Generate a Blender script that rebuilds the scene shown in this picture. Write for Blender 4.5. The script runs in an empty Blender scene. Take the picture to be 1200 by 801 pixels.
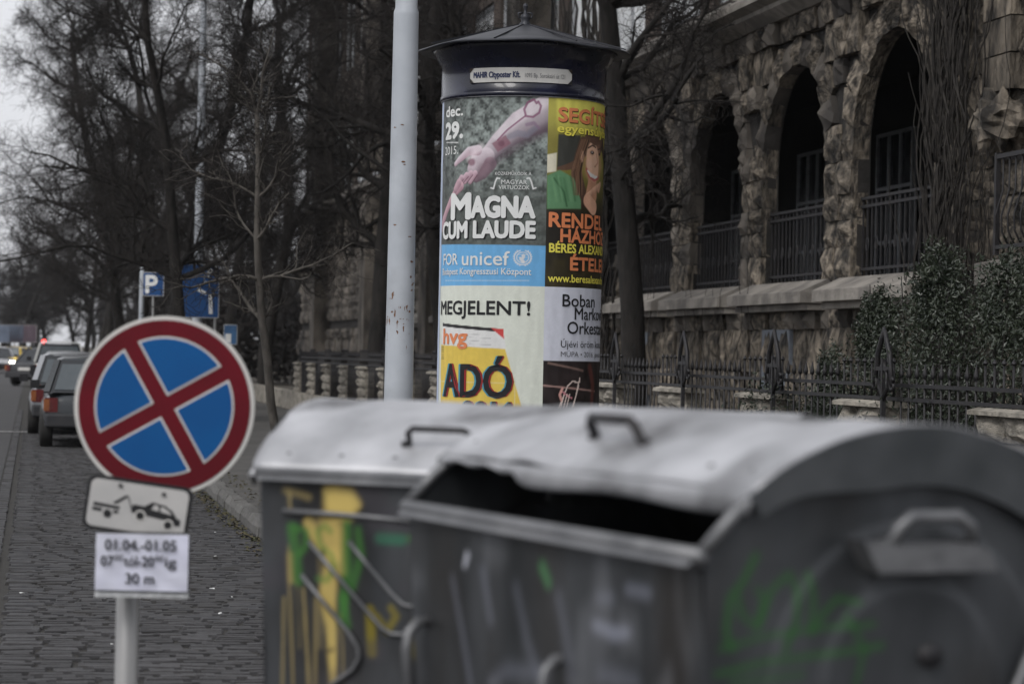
import bpy, bmesh, math, random
import numpy as np
from mathutils import Vector, Matrix

random.seed(7)
rng = np.random.default_rng(7)
S = bpy.context.scene
C = S.collection
PI = math.pi
R = math.radians

# ------------------------------------------------------------------ camera
HEAD = R(11.2)        # view axis turned right of the street direction (+Y)
ROLL = R(1.15)
PITCH = math.atan(14.0 / 2833.0)
F = 2833.0            # focal length in photo pixels (85 mm on 36 mm)
CAM = Vector((0, 0, 1.6))
fw0 = Vector((math.sin(HEAD), math.cos(HEAD), 0))
rt0 = Vector((math.cos(HEAD), -math.sin(HEAD), 0))
up0 = Vector((0, 0, 1))
fw = (fw0 * math.cos(PITCH) + up0 * math.sin(PITCH)).normalized()
up1 = (up0 * math.cos(PITCH) - fw0 * math.sin(PITCH)).normalized()
upv = up1 * math.cos(ROLL) - rt0 * math.sin(ROLL)
rtv = rt0 * math.cos(ROLL) + up1 * math.sin(ROLL)
cd = bpy.data.cameras.new('camera')
cam = bpy.data.objects.new('camera', cd)
C.objects.link(cam)
cam.matrix_world = Matrix(((rtv.x, upv.x, -fw.x, CAM.x), (rtv.y, upv.y, -fw.y, CAM.y), (rtv.z, upv.z, -fw.z, CAM.z), (0, 0, 0, 1)))
cd.sensor_width = 36.0
cd.lens = 85.0
cd.clip_end = 4000
cd.dof.use_dof = True
cd.dof.focus_distance = 18.0
cd.dof.aperture_fstop = 3.2
S.camera = cam


def ground(cx, d):
    """camera-frame (right, forward) metres on the ground -> world x, y"""
    v = rt0 * cx + fw0 * d
    return v.x, v.y


def ray(px, py):
    return (fw + rtv * ((px - 600) / F) - upv * ((py - 400.5) / F))


def hit(px, py, p0, n):
    d = ray(px, py)
    t = (p0 - CAM).dot(n) / d.dot(n)
    return CAM + d * t


# ------------------------------------------------------------------ light
SUN_EL, SUN_AZ = R(47), R(224)      # azimuth clockwise from +Y
w = bpy.data.worlds.new('World')
S.world = w
w.use_nodes = True
nt = w.node_tree
nt.nodes.clear()
sky = nt.nodes.new('ShaderNodeTexSky')
sky.sky_type = 'NISHITA'
sky.sun_disc = False
sky.sun_elevation = SUN_EL
sky.sun_rotation = SUN_AZ
sky.air_density = 1.0
sky.dust_density = 4.0
hs = nt.nodes.new('ShaderNodeHueSaturation')
hs.inputs['Saturation'].default_value = 0.22
bg = nt.nodes.new('ShaderNodeBackground')
bg.inputs['Strength'].default_value = 0.1
ow = nt.nodes.new('ShaderNodeOutputWorld')
nt.links.new(sky.outputs[0], hs.inputs['Color'])
cl = nt.nodes.new('ShaderNodeMix')       # even cloud layer over the clear sky
cl.data_type = 'RGBA'
cl.inputs[0].default_value = 0.75
cl.inputs[7].default_value = (7.2, 7.3, 7.7, 1)
nt.links.new(hs.outputs[0], cl.inputs[6])
nt.links.new(cl.outputs[2], bg.inputs['Color'])
nt.links.new(bg.outputs[0], ow.inputs['Surface'])
sd = bpy.data.lights.new('sun', 'SUN')
sd.energy = 1.15
sd.angle = R(25)
sd.color = (1.0, 0.97, 0.93)
sun = bpy.data.objects.new('sun', sd)
C.objects.link(sun)
sdir = Vector((math.sin(SUN_AZ) * math.cos(SUN_EL), math.cos(SUN_AZ) * math.cos(SUN_EL), math.sin(SUN_EL)))
sun.rotation_euler = sdir.to_track_quat('Z', 'Y').to_euler()
S.view_settings.view_transform = 'Standard'
S.view_settings.look = 'None'
S.view_settings.gamma = 1
S.view_settings.exposure = 0.34
S.cycles.max_bounces = 6
S.cycles.diffuse_bounces = 3


# ------------------------------------------------------------------ materials
def lin(c):
    return tuple(((x / 255) / 12.92 if x / 255 <= 0.04045 else ((x / 255 + 0.055) / 1.055) ** 2.4) for x in c)


MATS = {}


def mat(name, col, col2=None, scale=8.0, rough=0.8, metal=0.0, bump=0.0, bscale=None, detail=6, stretch=None, contrast=0.25,
        rnd=0.0, col3=None, paint=None, spec=0.4, emit=None, transmission=0.0, coat=0.0, scale3=1.3, sheen=0.0):
    if name in MATS:
        return MATS[name]
    m = bpy.data.materials.new(name)
    m.use_nodes = True
    t = m.node_tree
    b = t.nodes['Principled BSDF']
    L = t.links.new
    b.inputs['Roughness'].default_value = rough
    b.inputs['Metallic'].default_value = metal
    b.inputs['Specular IOR Level'].default_value = spec
    b.inputs['Coat Weight'].default_value = coat
    b.inputs['Transmission Weight'].default_value = transmission
    col = tuple(col)[:3] + (1,)
    tc = t.nodes.new('ShaderNodeTexCoord')
    src = tc.outputs['Object']
    mp = t.nodes.new('ShaderNodeMapping')
    L(src, mp.inputs[0])
    if stretch:
        mp.inputs['Scale'].default_value = stretch
    oi = t.nodes.new('ShaderNodeObjectInfo')
    if rnd:
        vm = t.nodes.new('ShaderNodeVectorMath')
        vm.operation = 'MULTIPLY_ADD'
        vm.inputs[1].default_value = (37, 37, 37)
        L(oi.outputs['Random'], vm.inputs[0])
        L(src, vm.inputs[2])
        L(vm.outputs[0], mp.inputs[0])
    vec = mp.outputs[0]
    out = None
    if col2 is not None:
        n = t.nodes.new('ShaderNodeTexNoise')
        n.inputs['Scale'].default_value = scale
        n.inputs['Detail'].default_value = detail
        L(vec, n.inputs['Vector'])
        r = t.nodes.new('ShaderNodeMapRange')
        r.inputs[1].default_value = 0.5 - contrast / 2
        r.inputs[2].default_value = 0.5 + contrast / 2
        L(n.outputs['Fac'], r.inputs[0])
        mx = t.nodes.new('ShaderNodeMix')
        mx.data_type = 'RGBA'
        L(r.outputs[0], mx.inputs[0])
        mx.inputs[6].default_value = col
        mx.inputs[7].default_value = tuple(col2)[:3] + (1,)
        out = mx.outputs[2]
        if col3 is not None:
            n3 = t.nodes.new('ShaderNodeTexNoise')
            n3.inputs['Scale'].default_value = scale3
            n3.inputs['Detail'].default_value = 5
            L(vec, n3.inputs['Vector'])
            r3 = t.nodes.new('ShaderNodeMapRange')
            r3.inputs[1].default_value = 0.5
            r3.inputs[2].default_value = 0.68
            L(n3.outputs['Fac'], r3.inputs[0])
            m3 = t.nodes.new('ShaderNodeMix')
            m3.data_type = 'RGBA'
            L(r3.outputs[0], m3.inputs[0])
            L(out, m3.inputs[6])
            m3.inputs[7].default_value = tuple(col3)[:3] + (1,)
            out = m3.outputs[2]
        rr = t.nodes.new('ShaderNodeMapRange')
        rr.inputs[3].default_value = max(0.02, rough - 0.12)
        rr.inputs[4].default_value = min(1, rough + 0.12)
        L(n.outputs['Fac'], rr.inputs[0])
        L(rr.outputs[0], b.inputs['Roughness'])
    else:
        rgb = t.nodes.new('ShaderNodeRGB')
        rgb.outputs[0].default_value = col
        out = rgb.outputs[0]
    if rnd:
        r = t.nodes.new('ShaderNodeMapRange')
        r.inputs[3].default_value = 1 - rnd
        r.inputs[4].default_value = 1 + rnd
        L(oi.outputs['Random'], r.inputs[0])
        mu = t.nodes.new('ShaderNodeMix')
        mu.data_type = 'RGBA'
        mu.blend_type = 'MULTIPLY'
        mu.inputs[0].default_value = 1
        L(out, mu.inputs[6])
        L(r.outputs[0], mu.inputs[7])
        out = mu.outputs[2]
    if paint:
        at = t.nodes.new('ShaderNodeVertexColor')
        at.layer_name = paint
        mx = t.nodes.new('ShaderNodeMix')
        mx.data_type = 'RGBA'
        L(at.outputs['Alpha'], mx.inputs[0])
        L(out, mx.inputs[6])
        L(at.outputs['Color'], mx.inputs[7])
        out = mx.outputs[2]
        if metal:
            mm = t.nodes.new('ShaderNodeMath')
            mm.operation = 'MULTIPLY_ADD'
            mm.inputs[1].default_value = -metal
            mm.inputs[2].default_value = metal
            L(at.outputs['Alpha'], mm.inputs[0])
            L(mm.outputs[0], b.inputs['Metallic'])
    L(out, b.inputs['Base Color'])
    if bump:
        nb = t.nodes.new('ShaderNodeTexNoise')
        nb.inputs['Scale'].default_value = bscale or scale * 3
        nb.inputs['Detail'].default_value = 8
        L(vec, nb.inputs['Vector'])
        bu = t.nodes.new('ShaderNodeBump')
        bu.inputs['Strength'].default_value = 1
        bu.inputs['Distance'].default_value = bump
        L(nb.outputs['Fac'], bu.inputs['Height'])
        L(bu.outputs[0], b.inputs['Normal'])
    if emit:
        b.inputs['Emission Color'].default_value = tuple(emit[:3]) + (1,)
        b.inputs['Emission Strength'].default_value = emit[3]
    MATS[name] = m
    return m


asphalt = mat('asphalt', (.045, .045, .048), (.06, .058, .058), 3, .9, bump=.006, bscale=60, col3=(.045, .045, .047), scale3=.5)
soil = mat('soil', (.045, .038, .03), (.07, .06, .045), 2.5, .95, bump=.02, bscale=14)
paving = mat('pavement_asphalt', (.06, .058, .055), (.088, .084, .079), 2.2, .9, bump=.006, bscale=50, col3=(.055, .053, .05), scale3=.7)
sett_m = mat('sett_granite', (.044, .044, .048), (.072, .070, .072), 14, .75, bump=.004, bscale=40, rnd=.32, col3=(.035, .033, .032), scale3=4)
mortar = mat('joint_sand', (.028, .026, .024), (.04, .038, .034), 20, .95, bump=.006)
kerb_m = mat('kerb_stone', (.09, .087, .084), (.13, .127, .12), 9, .85, bump=.006, rnd=.15, col3=(.08, .078, .07), scale3=3)
moss = mat('moss_and_leaves', (.05, .055, .025), (.09, .07, .04), 15, .95)
stone = mat('rough_limestone', (.235, .20, .158), (.024, .021, .018), 5.5, .9, bump=.06, bscale=14, rnd=.38, contrast=.3,
            stretch=(1, 1, .45), col3=(.016, .015, .014), scale3=2.2)
stone_far = mat('rough_limestone_wall', (.17, .15, .128), (.035, .031, .028), 1.6, .92, bump=.04, bscale=5, contrast=.3, stretch=(1, 1, .5), col3=(.03, .027, .025), scale3=.7)
ashlar = mat('dressed_stone', (.20, .185, .165), (.10, .092, .082), 2.5, .85, bump=.015, bscale=18, col3=(.04, .037, .034), scale3=1.5, rnd=.12)
ledge_m = mat('ledge_stone', (.26, .24, .215), (.15, .138, .124), 3, .85, bump=.015, bscale=18, col3=(.14, .13, .12), scale3=1.5, rnd=.12)
pillar_m = mat('pillar_stone', (.36, .33, .28), (.2, .185, .16), 6, .9, bump=.02, bscale=22, rnd=.15, col3=(.12, .11, .09), scale3=2.5)
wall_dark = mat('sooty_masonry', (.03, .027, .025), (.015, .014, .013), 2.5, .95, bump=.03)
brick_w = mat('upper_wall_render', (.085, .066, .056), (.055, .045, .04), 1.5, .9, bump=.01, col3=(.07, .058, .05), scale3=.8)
loggia_m = mat('loggia_wall', (.010, .010, .009), (.006, .006, .006), 1.5, .95)  # near-black: the shade inside the loggia is put into its colour
iron = mat('wrought_iron', (.02, .02, .023), (.035, .033, .034), 20, .55, metal=.2)
iron_old = mat('rusty_iron', (.022, .021, .022), (.05, .035, .025), 12, .7, metal=.2)
glass_d = mat('dark_glass', (.02, .023, .027), rough=.12, spec=.6)
frame_w = mat('window_frame_paint', (.42, .44, .46), (.32, .33, .35), 8, .6)
blind_m = mat('window_blind', (.78, .8, .82), (.66, .68, .70), 3, .7)
bark = mat('bark', (.024, .021, .019), (.012, .011, .010), 9, .95, bump=.02, bscale=30, stretch=(1, 1, .3))
twig_m = mat('twig_bark', (.026, .022, .020), (.016, .014, .013), 4, .95)
bark_y = mat('young_bark', (.11, .10, .088), (.06, .054, .048), 14, .9, bump=.006, stretch=(1, 1, .3))
vine_m = mat('creeper_stem', (.034, .030, .026), (.016, .014, .013), 8, .95)
leaf_m = mat('evergreen_leaf', (.018, .026, .016), (.036, .046, .028), 6, .38, spec=.5, rnd=0)
navy = mat('navy_paint', (.008, .010, .03), (.006, .007, .018), 6, .28, spec=.5, coat=.3)
roofm = mat('dark_roof_metal', (.022, .024, .032), (.035, .037, .045), 4, .42, metal=.4, spec=.5)
paper = mat('poster_paper', (.7, .72, .68), rough=.5, spec=.35, paint='print')
paper_side = mat('bare_poster_paper', (.52, .56, .62), (.44, .47, .55), 6, .6, bump=.002)
zinc = mat('galvanised_body', (.030, .033, .036), (.088, .093, .101), 5, .45, metal=.45, bump=.006, bscale=5, paint='paint', col3=(.04, .037, .035), scale3=3.2, stretch=(1, 1, .4), contrast=.35)  # darker than the lid: shade on the upright sides is in the colour
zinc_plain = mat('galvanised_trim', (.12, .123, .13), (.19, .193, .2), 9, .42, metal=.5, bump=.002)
zinc_lid = mat('galvanised_lid', (.30, .305, .32), (.54, .545, .57), 4.5, .48, metal=.45, bump=.003, bscale=5, col3=(.13, .13, .135), scale3=3.4, contrast=.35)  # paler than the body: skylight on the upturned lid is in the colour
zinc_dark = mat('dirty_steel', (.05, .05, .052), (.09, .088, .085), 9, .55, metal=.4)
rubber = mat('rubber', (.018, .018, .018), (.028, .027, .026), 12, .85)
lamp_m = mat('lamp_post_paint', (.40, .43, .47), (.46, .49, .53), 3, .5, bump=.001, col3=(.33, .35, .38), scale3=2)
rust = mat('rust', (.12, .055, .028), (.2, .12, .075), 20, .9)
steel = mat('galvanised_pole', (.30, .30, .30), (.38, .375, .37), 7, .5, metal=.3, stretch=(1, 1, .3))
print_k = mat('black_print', (.012, .012, .014), rough=.55)
print_w = mat('white_print', (.78, .79, .78), rough=.5)
print_o = mat('orange_print', lin((226, 138, 92)), rough=.5)
print_y = mat('yellow_print', lin((238, 226, 96)), rough=.5)
print_r = mat('red_print', lin((150, 40, 40)), rough=.5)
print_c = mat('cyan_print', lin((80, 150, 170)), rough=.5)
print_n = mat('navy_print', (.02, .03, .09), rough=.5)
print_g = mat('grey_print', (.12, .12, .13), rough=.5)
sign_red = mat('sign_red', (.12, .002, .009), (.095, .002, .007), 5, .4, spec=.25)
sign_blue = mat('sign_blue', (.002, .085, .27), (.002, .072, .24), 4, .4, spec=.25)
sign_white = mat('sign_white', (.62, .61, .58), (.54, .53, .51), 6, .4)
sign_blue2 = mat('road_sign_blue', (.008, .075, .25), (.007, .06, .2), 3, .4)
sleeve_paper = mat('printed_sheet', (.66, .67, .80), (.60, .61, .70), 5, .35, bump=.004, bscale=7, spec=.5)


# ------------------------------------------------------------------ mesh helpers
class MB:
    def __init__(s):
        s.v, s.f, s.m, s.mi, s.sm = [], [], [], [], []

    def add(s, verts, faces, m=0, smooth=False):
        o = len(s.v)
        s.v += [tuple(p) for p in verts]
        s.f += [tuple(i + o for i in f) for f in faces]
        s.mi += [m] * len(faces)
        s.sm += [smooth] * len(faces)

    def box(s, x0, x1, y0, y1, z0, z1, m=0):
        s.add([(x0, y0, z0), (x1, y0, z0), (x1, y1, z0), (x0, y1, z0), (x0, y0, z1), (x1, y0, z1), (x1, y1, z1), (x0, y1, z1)],
              [(0, 3, 2, 1), (4, 5, 6, 7), (0, 1, 5, 4), (1, 2, 6, 5), (2, 3, 7, 6), (3, 0, 4, 7)], m)

    def bar(s, a, b, wd, ht=None, m=0, upd=(0, 0, 1)):
        a, b = Vector(a), Vector(b)
        d = (b - a).normalized()
        u = Vector(upd)
        if abs(d.dot(u)) > .95:
            u = Vector((1, 0, 0))
        sx = d.cross(u).normalized() * wd / 2
        sz = sx.cross(d).normalized() * (ht or wd) / 2
        vs = [p + i * sx + j * sz for p in (a, b) for i, j in ((-1, -1), (1, -1), (1, 1), (-1, 1))]
        s.add(vs, [(0, 1, 2, 3), (7, 6, 5, 4), (0, 4, 5, 1), (1, 5, 6, 2), (2, 6, 7, 3), (3, 7, 4, 0)], m)

    def tube(s, pts, rad, n=8, m=0, cap=True, smooth=True):
        pts = [Vector(p) for p in pts]
        k = len(pts)
        if not hasattr(rad, '__len__'):
            rad = [rad] * k
        prev = None
        vs = []
        for i, p in enumerate(pts):
            d = (pts[min(i + 1, k - 1)] - pts[max(i - 1, 0)])
            if d.length < 1e-9:
                d = Vector((0, 0, 1))
            d.normalize()
            if prev is None:
                a = Vector((0, 0, 1)) if abs(d.z) < .9 else Vector((1, 0, 0))
                prev = d.cross(a).normalized()
            prev = (prev - d * prev.dot(d))
            if prev.length < 1e-6:
                prev = d.orthogonal()
            prev.normalize()
            q = d.cross(prev)
            for j in range(n):
                a = 2 * PI * j / n
                vs.append(p + (prev * math.cos(a) + q * math.sin(a)) * rad[i])
        fs = [(i * n + j, i * n + (j + 1) % n, (i + 1) * n + (j + 1) % n, (i + 1) * n + j) for i in range(k - 1) for j in range(n)]
        if cap:
            fs.append(tuple(range(n - 1, -1, -1)))
            fs.append(tuple(range((k - 1) * n, k * n)))
        s.add(vs, fs, m, smooth)

    def lathe(s, prof, c=(0, 0, 0), n=48, m=0, smooth=True, axis='z', a0=0, a1=2 * PI):
        full = abs(a1 - a0 - 2 * PI) < 1e-6
        na = n if full else n + 1
        vs = []
        for r, z in prof:
            for j in range(na):
                a = a0 + (a1 - a0) * j / n
                x, y = r * math.cos(a), r * math.sin(a)
                if axis == 'z':
                    vs.append((c[0] + x, c[1] + y, c[2] + z))
                elif axis == 'x':
                    vs.append((c[0] + z, c[1] + x, c[2] + y))
                else:
                    vs.append((c[0] + x, c[1] + z, c[2] + y))
        fs = []
        for i in range(len(prof) - 1):
            for j in range(n):
                j2 = (j + 1) % na
                fs.append((i * na + j, i * na + j2, (i + 1) * na + j2, (i + 1) * na + j))
        s.add(vs, fs, m, smooth)

    def prism(s, poly, fn, d0, d1, m=0):
        """poly 2-D outline; fn(a, b, d) -> 3-D"""
        n = len(poly)
        vs = [fn(a, b, d0) for a, b in poly] + [fn(a, b, d1) for a, b in poly]
        s.add(vs, [tuple(range(n - 1, -1, -1)), tuple(range(n, 2 * n))] + [(i, (i + 1) % n, n + (i + 1) % n, n + i) for i in range(n)], m)

    def build(s, name, mats, parent=None, auto=None):
        me = bpy.data.meshes.new(name)
        me.from_pydata([tuple(p) for p in s.v], [], s.f)
        if not isinstance(mats, (list, tuple)):
            mats = [mats]
        for x in mats:
            me.materials.append(x)
        me.polygons.foreach_set('material_index', s.mi)
        me.polygons.foreach_set('use_smooth', s.sm)
        me.update()
        o = bpy.data.objects.new(name, me)
        C.objects.link(o)
        if parent:
            o.parent = parent
        return o


def tag(o, label=None, cat=None, group=None, kind=None):
    if label:
        o['label'] = label
    if cat:
        o['category'] = cat
    if group:
        o['group'] = group
    if kind:
        o['kind'] = kind
    return o


def empty(name, loc, rz=0.0, label=None, cat=None, group=None):
    o = bpy.data.objects.new(name, None)
    o.empty_display_size = .2
    C.objects.link(o)
    o.location = loc
    o.rotation_euler = (0, 0, rz)
    return tag(o, label, cat, group)


def np_mesh(name, V, Fq, m, parent=None, smooth=False, link=True):
    me = bpy.data.meshes.new(name)
    me.from_pydata(V.tolist() if hasattr(V, 'tolist') else V, [], Fq.tolist() if hasattr(Fq, 'tolist') else Fq)
    me.materials.append(m)
    if smooth:
        me.polygons.foreach_set('use_smooth', [True] * len(me.polygons))
    if not link:
        return me
    o = bpy.data.objects.new(name, me)
    C.objects.link(o)
    if parent:
        o.parent = parent
    return o


def inst(name, me, parent, loc, rot=(0, 0, 0), scale=(1, 1, 1)):
    o = bpy.data.objects.new(name, me)
    C.objects.link(o)
    o.parent = parent
    o.location = loc
    o.rotation_euler = rot
    o.scale = scale
    return o


def copy_tree(o, parent=None):
    c = o.copy()
    C.objects.link(c)
    c.parent = parent
    for ch in list(o.children):
        copy_tree(ch, c)
    return c


# text as flat outlines: returns 2-D verts (cap height 1) and faces
_cap = [None]
_tcache = {}


def text2d(s, bold=0.0, spacing=1.0):
    key = (s, bold, spacing)
    if key in _tcache:
        return _tcache[key]
    cu = bpy.data.curves.new('tmp_text', 'FONT')
    cu.body = s
    cu.size = 1
    cu.offset = bold
    cu.space_character = spacing
    cu.resolution_u = 3
    o = bpy.data.objects.new('tmp_text', cu)
    C.objects.link(o)
    dg = bpy.context.evaluated_depsgraph_get()
    me = bpy.data.meshes.new_from_object(o.evaluated_get(dg))
    v = np.array([(p.co.x, p.co.y) for p in me.vertices])
    f = [tuple(p.vertices) for p in me.polygons]
    bpy.data.objects.remove(o)
    bpy.data.curves.remove(cu)
    bpy.data.meshes.remove(me)
    if _cap[0] is None and s != 'H':
        hv, _ = text2d('H')
        _cap[0] = hv[:, 1].max() - hv[:, 1].min()
        key = (s, bold, spacing)
    if s != 'H':
        v = v / _cap[0]
    _tcache[key] = (v, f)
    return v, f


def text_on(s, fn, x0, y0, width, cap, m, parent, name='lettering', bold=0.02, d=0.0, spacing=1.0):
    """flat lettering; fn(x, y, d) -> 3-D. width None keeps natural proportion"""
    v, f = text2d(s, 0.0, spacing)
    x = v[:, 0] - v[:, 0].min()
    ww = x.max()
    sx = cap if width is None else width / ww
    mb = MB()
    bb = bold * 1.5 * cap
    offs = [(0, 0)] if bold <= 0 else [(0, 0)] + [(bb * math.cos(k * PI / 4), bb * math.sin(k * PI / 4)) for k in range(8)]
    for i, (ox, oy) in enumerate(offs):
        mb.add([fn(x0 + a * sx + ox, y0 + b * cap + oy, d + i * .00012) for a, b in zip(x, v[:, 1])], f)
    return mb.build(name, m, parent)


# paint: strokes over a colour field held in a mesh colour attribute
def smooth(e0, e1, x):
    t = np.clip((x - e0) / (e1 - e0), 0, 1)
    return t * t * (3 - 2 * t)


def vnoise(P, scale, seed=0):
    """cheap value noise on 2-D points"""
    q = P * scale
    i = np.floor(q).astype(int)
    f = q - i
    f = f * f * (3 - 2 * f)

    def h(a, b):
        n = (a * 374761393 + b * 668265263 + seed * 1442695) & 0x7fffffff
        n = (n ^ (n >> 13)) * 1274126177 & 0x7fffffff
        return ((n ^ (n >> 16)) & 0xffff) / 65535.0
    a = h(i[:, 0], i[:, 1]) * (1 - f[:, 0]) + h(i[:, 0] + 1, i[:, 1]) * f[:, 0]
    b = h(i[:, 0], i[:, 1] + 1) * (1 - f[:, 0]) + h(i[:, 0] + 1, i[:, 1] + 1) * f[:, 0]
    return a * (1 - f[:, 1]) + b * f[:, 1]


class Canvas:
    def __init__(s, P):
        s.P = P
        s.c = np.zeros((len(P), 4))

    def over(s, col, a):
        col = np.asarray(col, float)
        if col.ndim == 1:
            col = col[None, :]
        a = np.clip(a, 0, 1)[:, None]
        oa = s.c[:, 3:4]
        na = a + oa * (1 - a)
        s.c[:, :3] = np.where(na > 1e-6, (col * a + s.c[:, :3] * oa * (1 - a)) / np.maximum(na, 1e-6), s.c[:, :3])
        s.c[:, 3:4] = na

    def stroke(s, pts, rad, rgb, alpha=1.0, soft=1.0, shade=0.0, rgb2=None):
        P = s.P
        k = len(pts)
        if not hasattr(rad, '__len__'):
            rad = [rad] * k
        best = np.full(len(P), 1e9)
        side = np.zeros(len(P))
        for i in range(k - 1):
            a = np.array(pts[i], float)
            b = np.array(pts[i + 1], float)
            ab = b - a
            L2 = max((ab ** 2).sum(), 1e-9)
            t = np.clip(((P - a) @ ab) / L2, 0, 1)
            q = a + t[:, None] * ab
            dv = P - q
            r = rad[i] + (rad[i + 1] - rad[i]) * t
            d = np.hypot(dv[:, 0], dv[:, 1]) - r
            mk = d < best
            best = np.where(mk, d, best)
            side = np.where(mk, -dv[:, 1] / np.maximum(r, 1e-6), side)   # + = upper side in pixel space
        cov = smooth(soft, -soft, best) * alpha
        col = np.array(lin(rgb))[None, :]
        if rgb2 is not None:
            tt = np.clip(side * .5 + .5, 0, 1)[:, None]
            col = col * tt + np.array(lin(rgb2))[None, :] * (1 - tt)
        s.over(col, cov)

    def poly(s, pts, rgb, alpha=1.0, soft=.6):
        P = s.P
        n = len(pts)
        inside = np.zeros(len(P), bool)
        dist = np.full(len(P), 1e9)
        for i in range(n):
            a = np.array(pts[i], float)
            b = np.array(pts[(i + 1) % n], float)
            cnd = ((a[1] > P[:, 1]) != (b[1] > P[:, 1]))
            with np.errstate(divide='ignore', invalid='ignore'):
                xi = (b[0] - a[0]) * (P[:, 1] - a[1]) / (b[1] - a[1] + 1e-12) + a[0]
            inside ^= cnd & (P[:, 0] < xi)
            ab = b - a
            t = np.clip(((P - a) @ ab) / max((ab ** 2).sum(), 1e-9), 0, 1)
            q = a + t[:, None] * ab
            dist = np.minimum(dist, np.hypot(*(P - q).T))
        sd_ = np.where(inside, -dist, dist)
        s.over(np.array(lin(rgb)), smooth(soft, -soft, sd_) * alpha)

    def ellipse(s, c, r, rgb, alpha=1.0, soft=.15, rot=0):
        d = s.P - np.array(c)
        ca, sa = math.cos(rot), math.sin(rot)
        x = (d[:, 0] * ca + d[:, 1] * sa) / r[0]
        y = (-d[:, 0] * sa + d[:, 1] * ca) / r[1]
        q = np.hypot(x, y)
        s.over(np.array(lin(rgb)), smooth(1 + soft, 1 - soft, q) * alpha)


def set_paint(me, cols, name):
    at = me.color_attributes.new(name, 'FLOAT_COLOR', 'POINT')
    at.data.foreach_set('color', np.ascontiguousarray(cols, dtype=np.float32).ravel())


def grid_faces(nu, nv):
    i, j = np.meshgrid(np.arange(nu - 1), np.arange(nv - 1), indexing='ij')
    a = (i * nv + j).ravel()
    return np.stack([a, a + nv, a + nv + 1, a + 1], 1)


# ================================================================== SETTING
# ground sheet, road, lane, pavement
def sheet(name, x0, x1, y0, y1, z, m, nx=1, ny=1):
    xs, ys = np.linspace(x0, x1, nx + 1), np.linspace(y0, y1, ny + 1)
    X, Y = np.meshgrid(xs, ys, indexing='ij')
    V = np.stack([X.ravel(), Y.ravel(), np.full(X.size, z)], 1)
    o = np_mesh(name, V, grid_faces(nx + 1, ny + 1), m)
    return tag(o, kind='structure')


sheet('ground', -1500, 1500, -200, 2600, -.02, soil)
sheet('road', -13.0, -.34, -30, 900, -.004, asphalt)
lane = sheet('parking_lane', -.34, 1.93, -30, 900, -.012, mortar)
sheet('pavement', 2.08, 6.2, -30, 900, .115, paving)
sheet('garden_ground', 6.2, 12, -30, 400, .10, soil)


def sett_mesh(seed):
    r_ = random.Random(seed)
    h = .5
    b = .05
    V = []
    for (z, e) in ((-.5, h), (.15, h - .01), (.5, h - b)):
        for a, c_ in ((-1, -1), (1, -1), (1, 1), (-1, 1)):
            V.append((a * (e - r_.random() * .06), c_ * (e - r_.random() * .06), z + (r_.uniform(-.05, .05) if z > 0 else 0)))
    V.append((r_.uniform(-.1, .1), r_.uniform(-.1, .1), .56))
    Fc = []
    for k in (0, 4):
        for i in range(4):
            Fc.append((k + i, k + (i + 1) % 4, k + 4 + (i + 1) % 4, k + 4 + i))
    for i in range(4):
        Fc.append((8 + i, 8 + (i + 1) % 4, 12))
    return V, Fc


sett_protos = [sett_mesh(i) for i in range(8)]
sett_meshes = [np_mesh('sett', v, f, sett_m, link=False) for v, f in sett_protos]
rest_v, rest_f, cnt = [], [], 0
oset = 0


def put_sett(x, y, sx, sy, z=.0):
    global cnt, oset
    k = random.randrange(8)
    rz = random.uniform(-.05, .05)
    zz = z + random.uniform(-.003, .004)
    if cnt < 300:
        inst('sett', sett_meshes[k], lane, (x, y, zz - .02), (random.uniform(-.018, .018), random.uniform(-.02, .02), rz), (sx, sy, .05))
        cnt += 1
    else:
        v, f = sett_protos[k]
        v = np.array(v) * (sx, sy, .05)
        tx, ty = random.uniform(-.018, .018), random.uniform(-.02, .02)
        v[:, 2] += v[:, 0] * tx + v[:, 1] * ty
        ca, sa = math.cos(rz), math.sin(rz)
        v = np.stack([v[:, 0] * ca - v[:, 1] * sa + x, v[:, 0] * sa + v[:, 1] * ca + y, v[:, 2] + zz - .02], 1)
        rest_v.append(v)
        rest_f.extend([tuple(i + oset for i in ff) for ff in f])
        oset += len(v)


y = 11.15
while y < 46:
    rp = .095 + random.uniform(-.01, .016)
    x = -.17 + random.uniform(0, .04)
    while x < 1.9:
        wd = random.uniform(.15, .30)
        if x + wd > 1.93:
            wd = 1.93 - x
            if wd < .05:
                break
        put_sett(x + wd / 2, y + rp / 2 + random.uniform(-.006, .006) + .02 * math.sin(x * 2 + y * .7), wd - .010, rp - .010)
        x += wd
    y += rp
y = 16
while y < 60:
    ln = random.uniform(.22, .36)
    put_sett(-.265, y + ln / 2, .125, ln - .018)
    y += ln
o = np_mesh('far_setts', np.concatenate(rest_v), rest_f, sett_m, lane)
tag(o, kind='stuff')

# kerb stones
kerb = tag(MB().build('kerb', kerb_m), kind='structure')
kb = MB()
kb.box(1.95, 2.08, -30, 900, -.1, .10)
kerb.data = kb.build('tmpk', kerb_m).data
bpy.data.objects.remove(bpy.data.objects['tmpk'])


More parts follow.
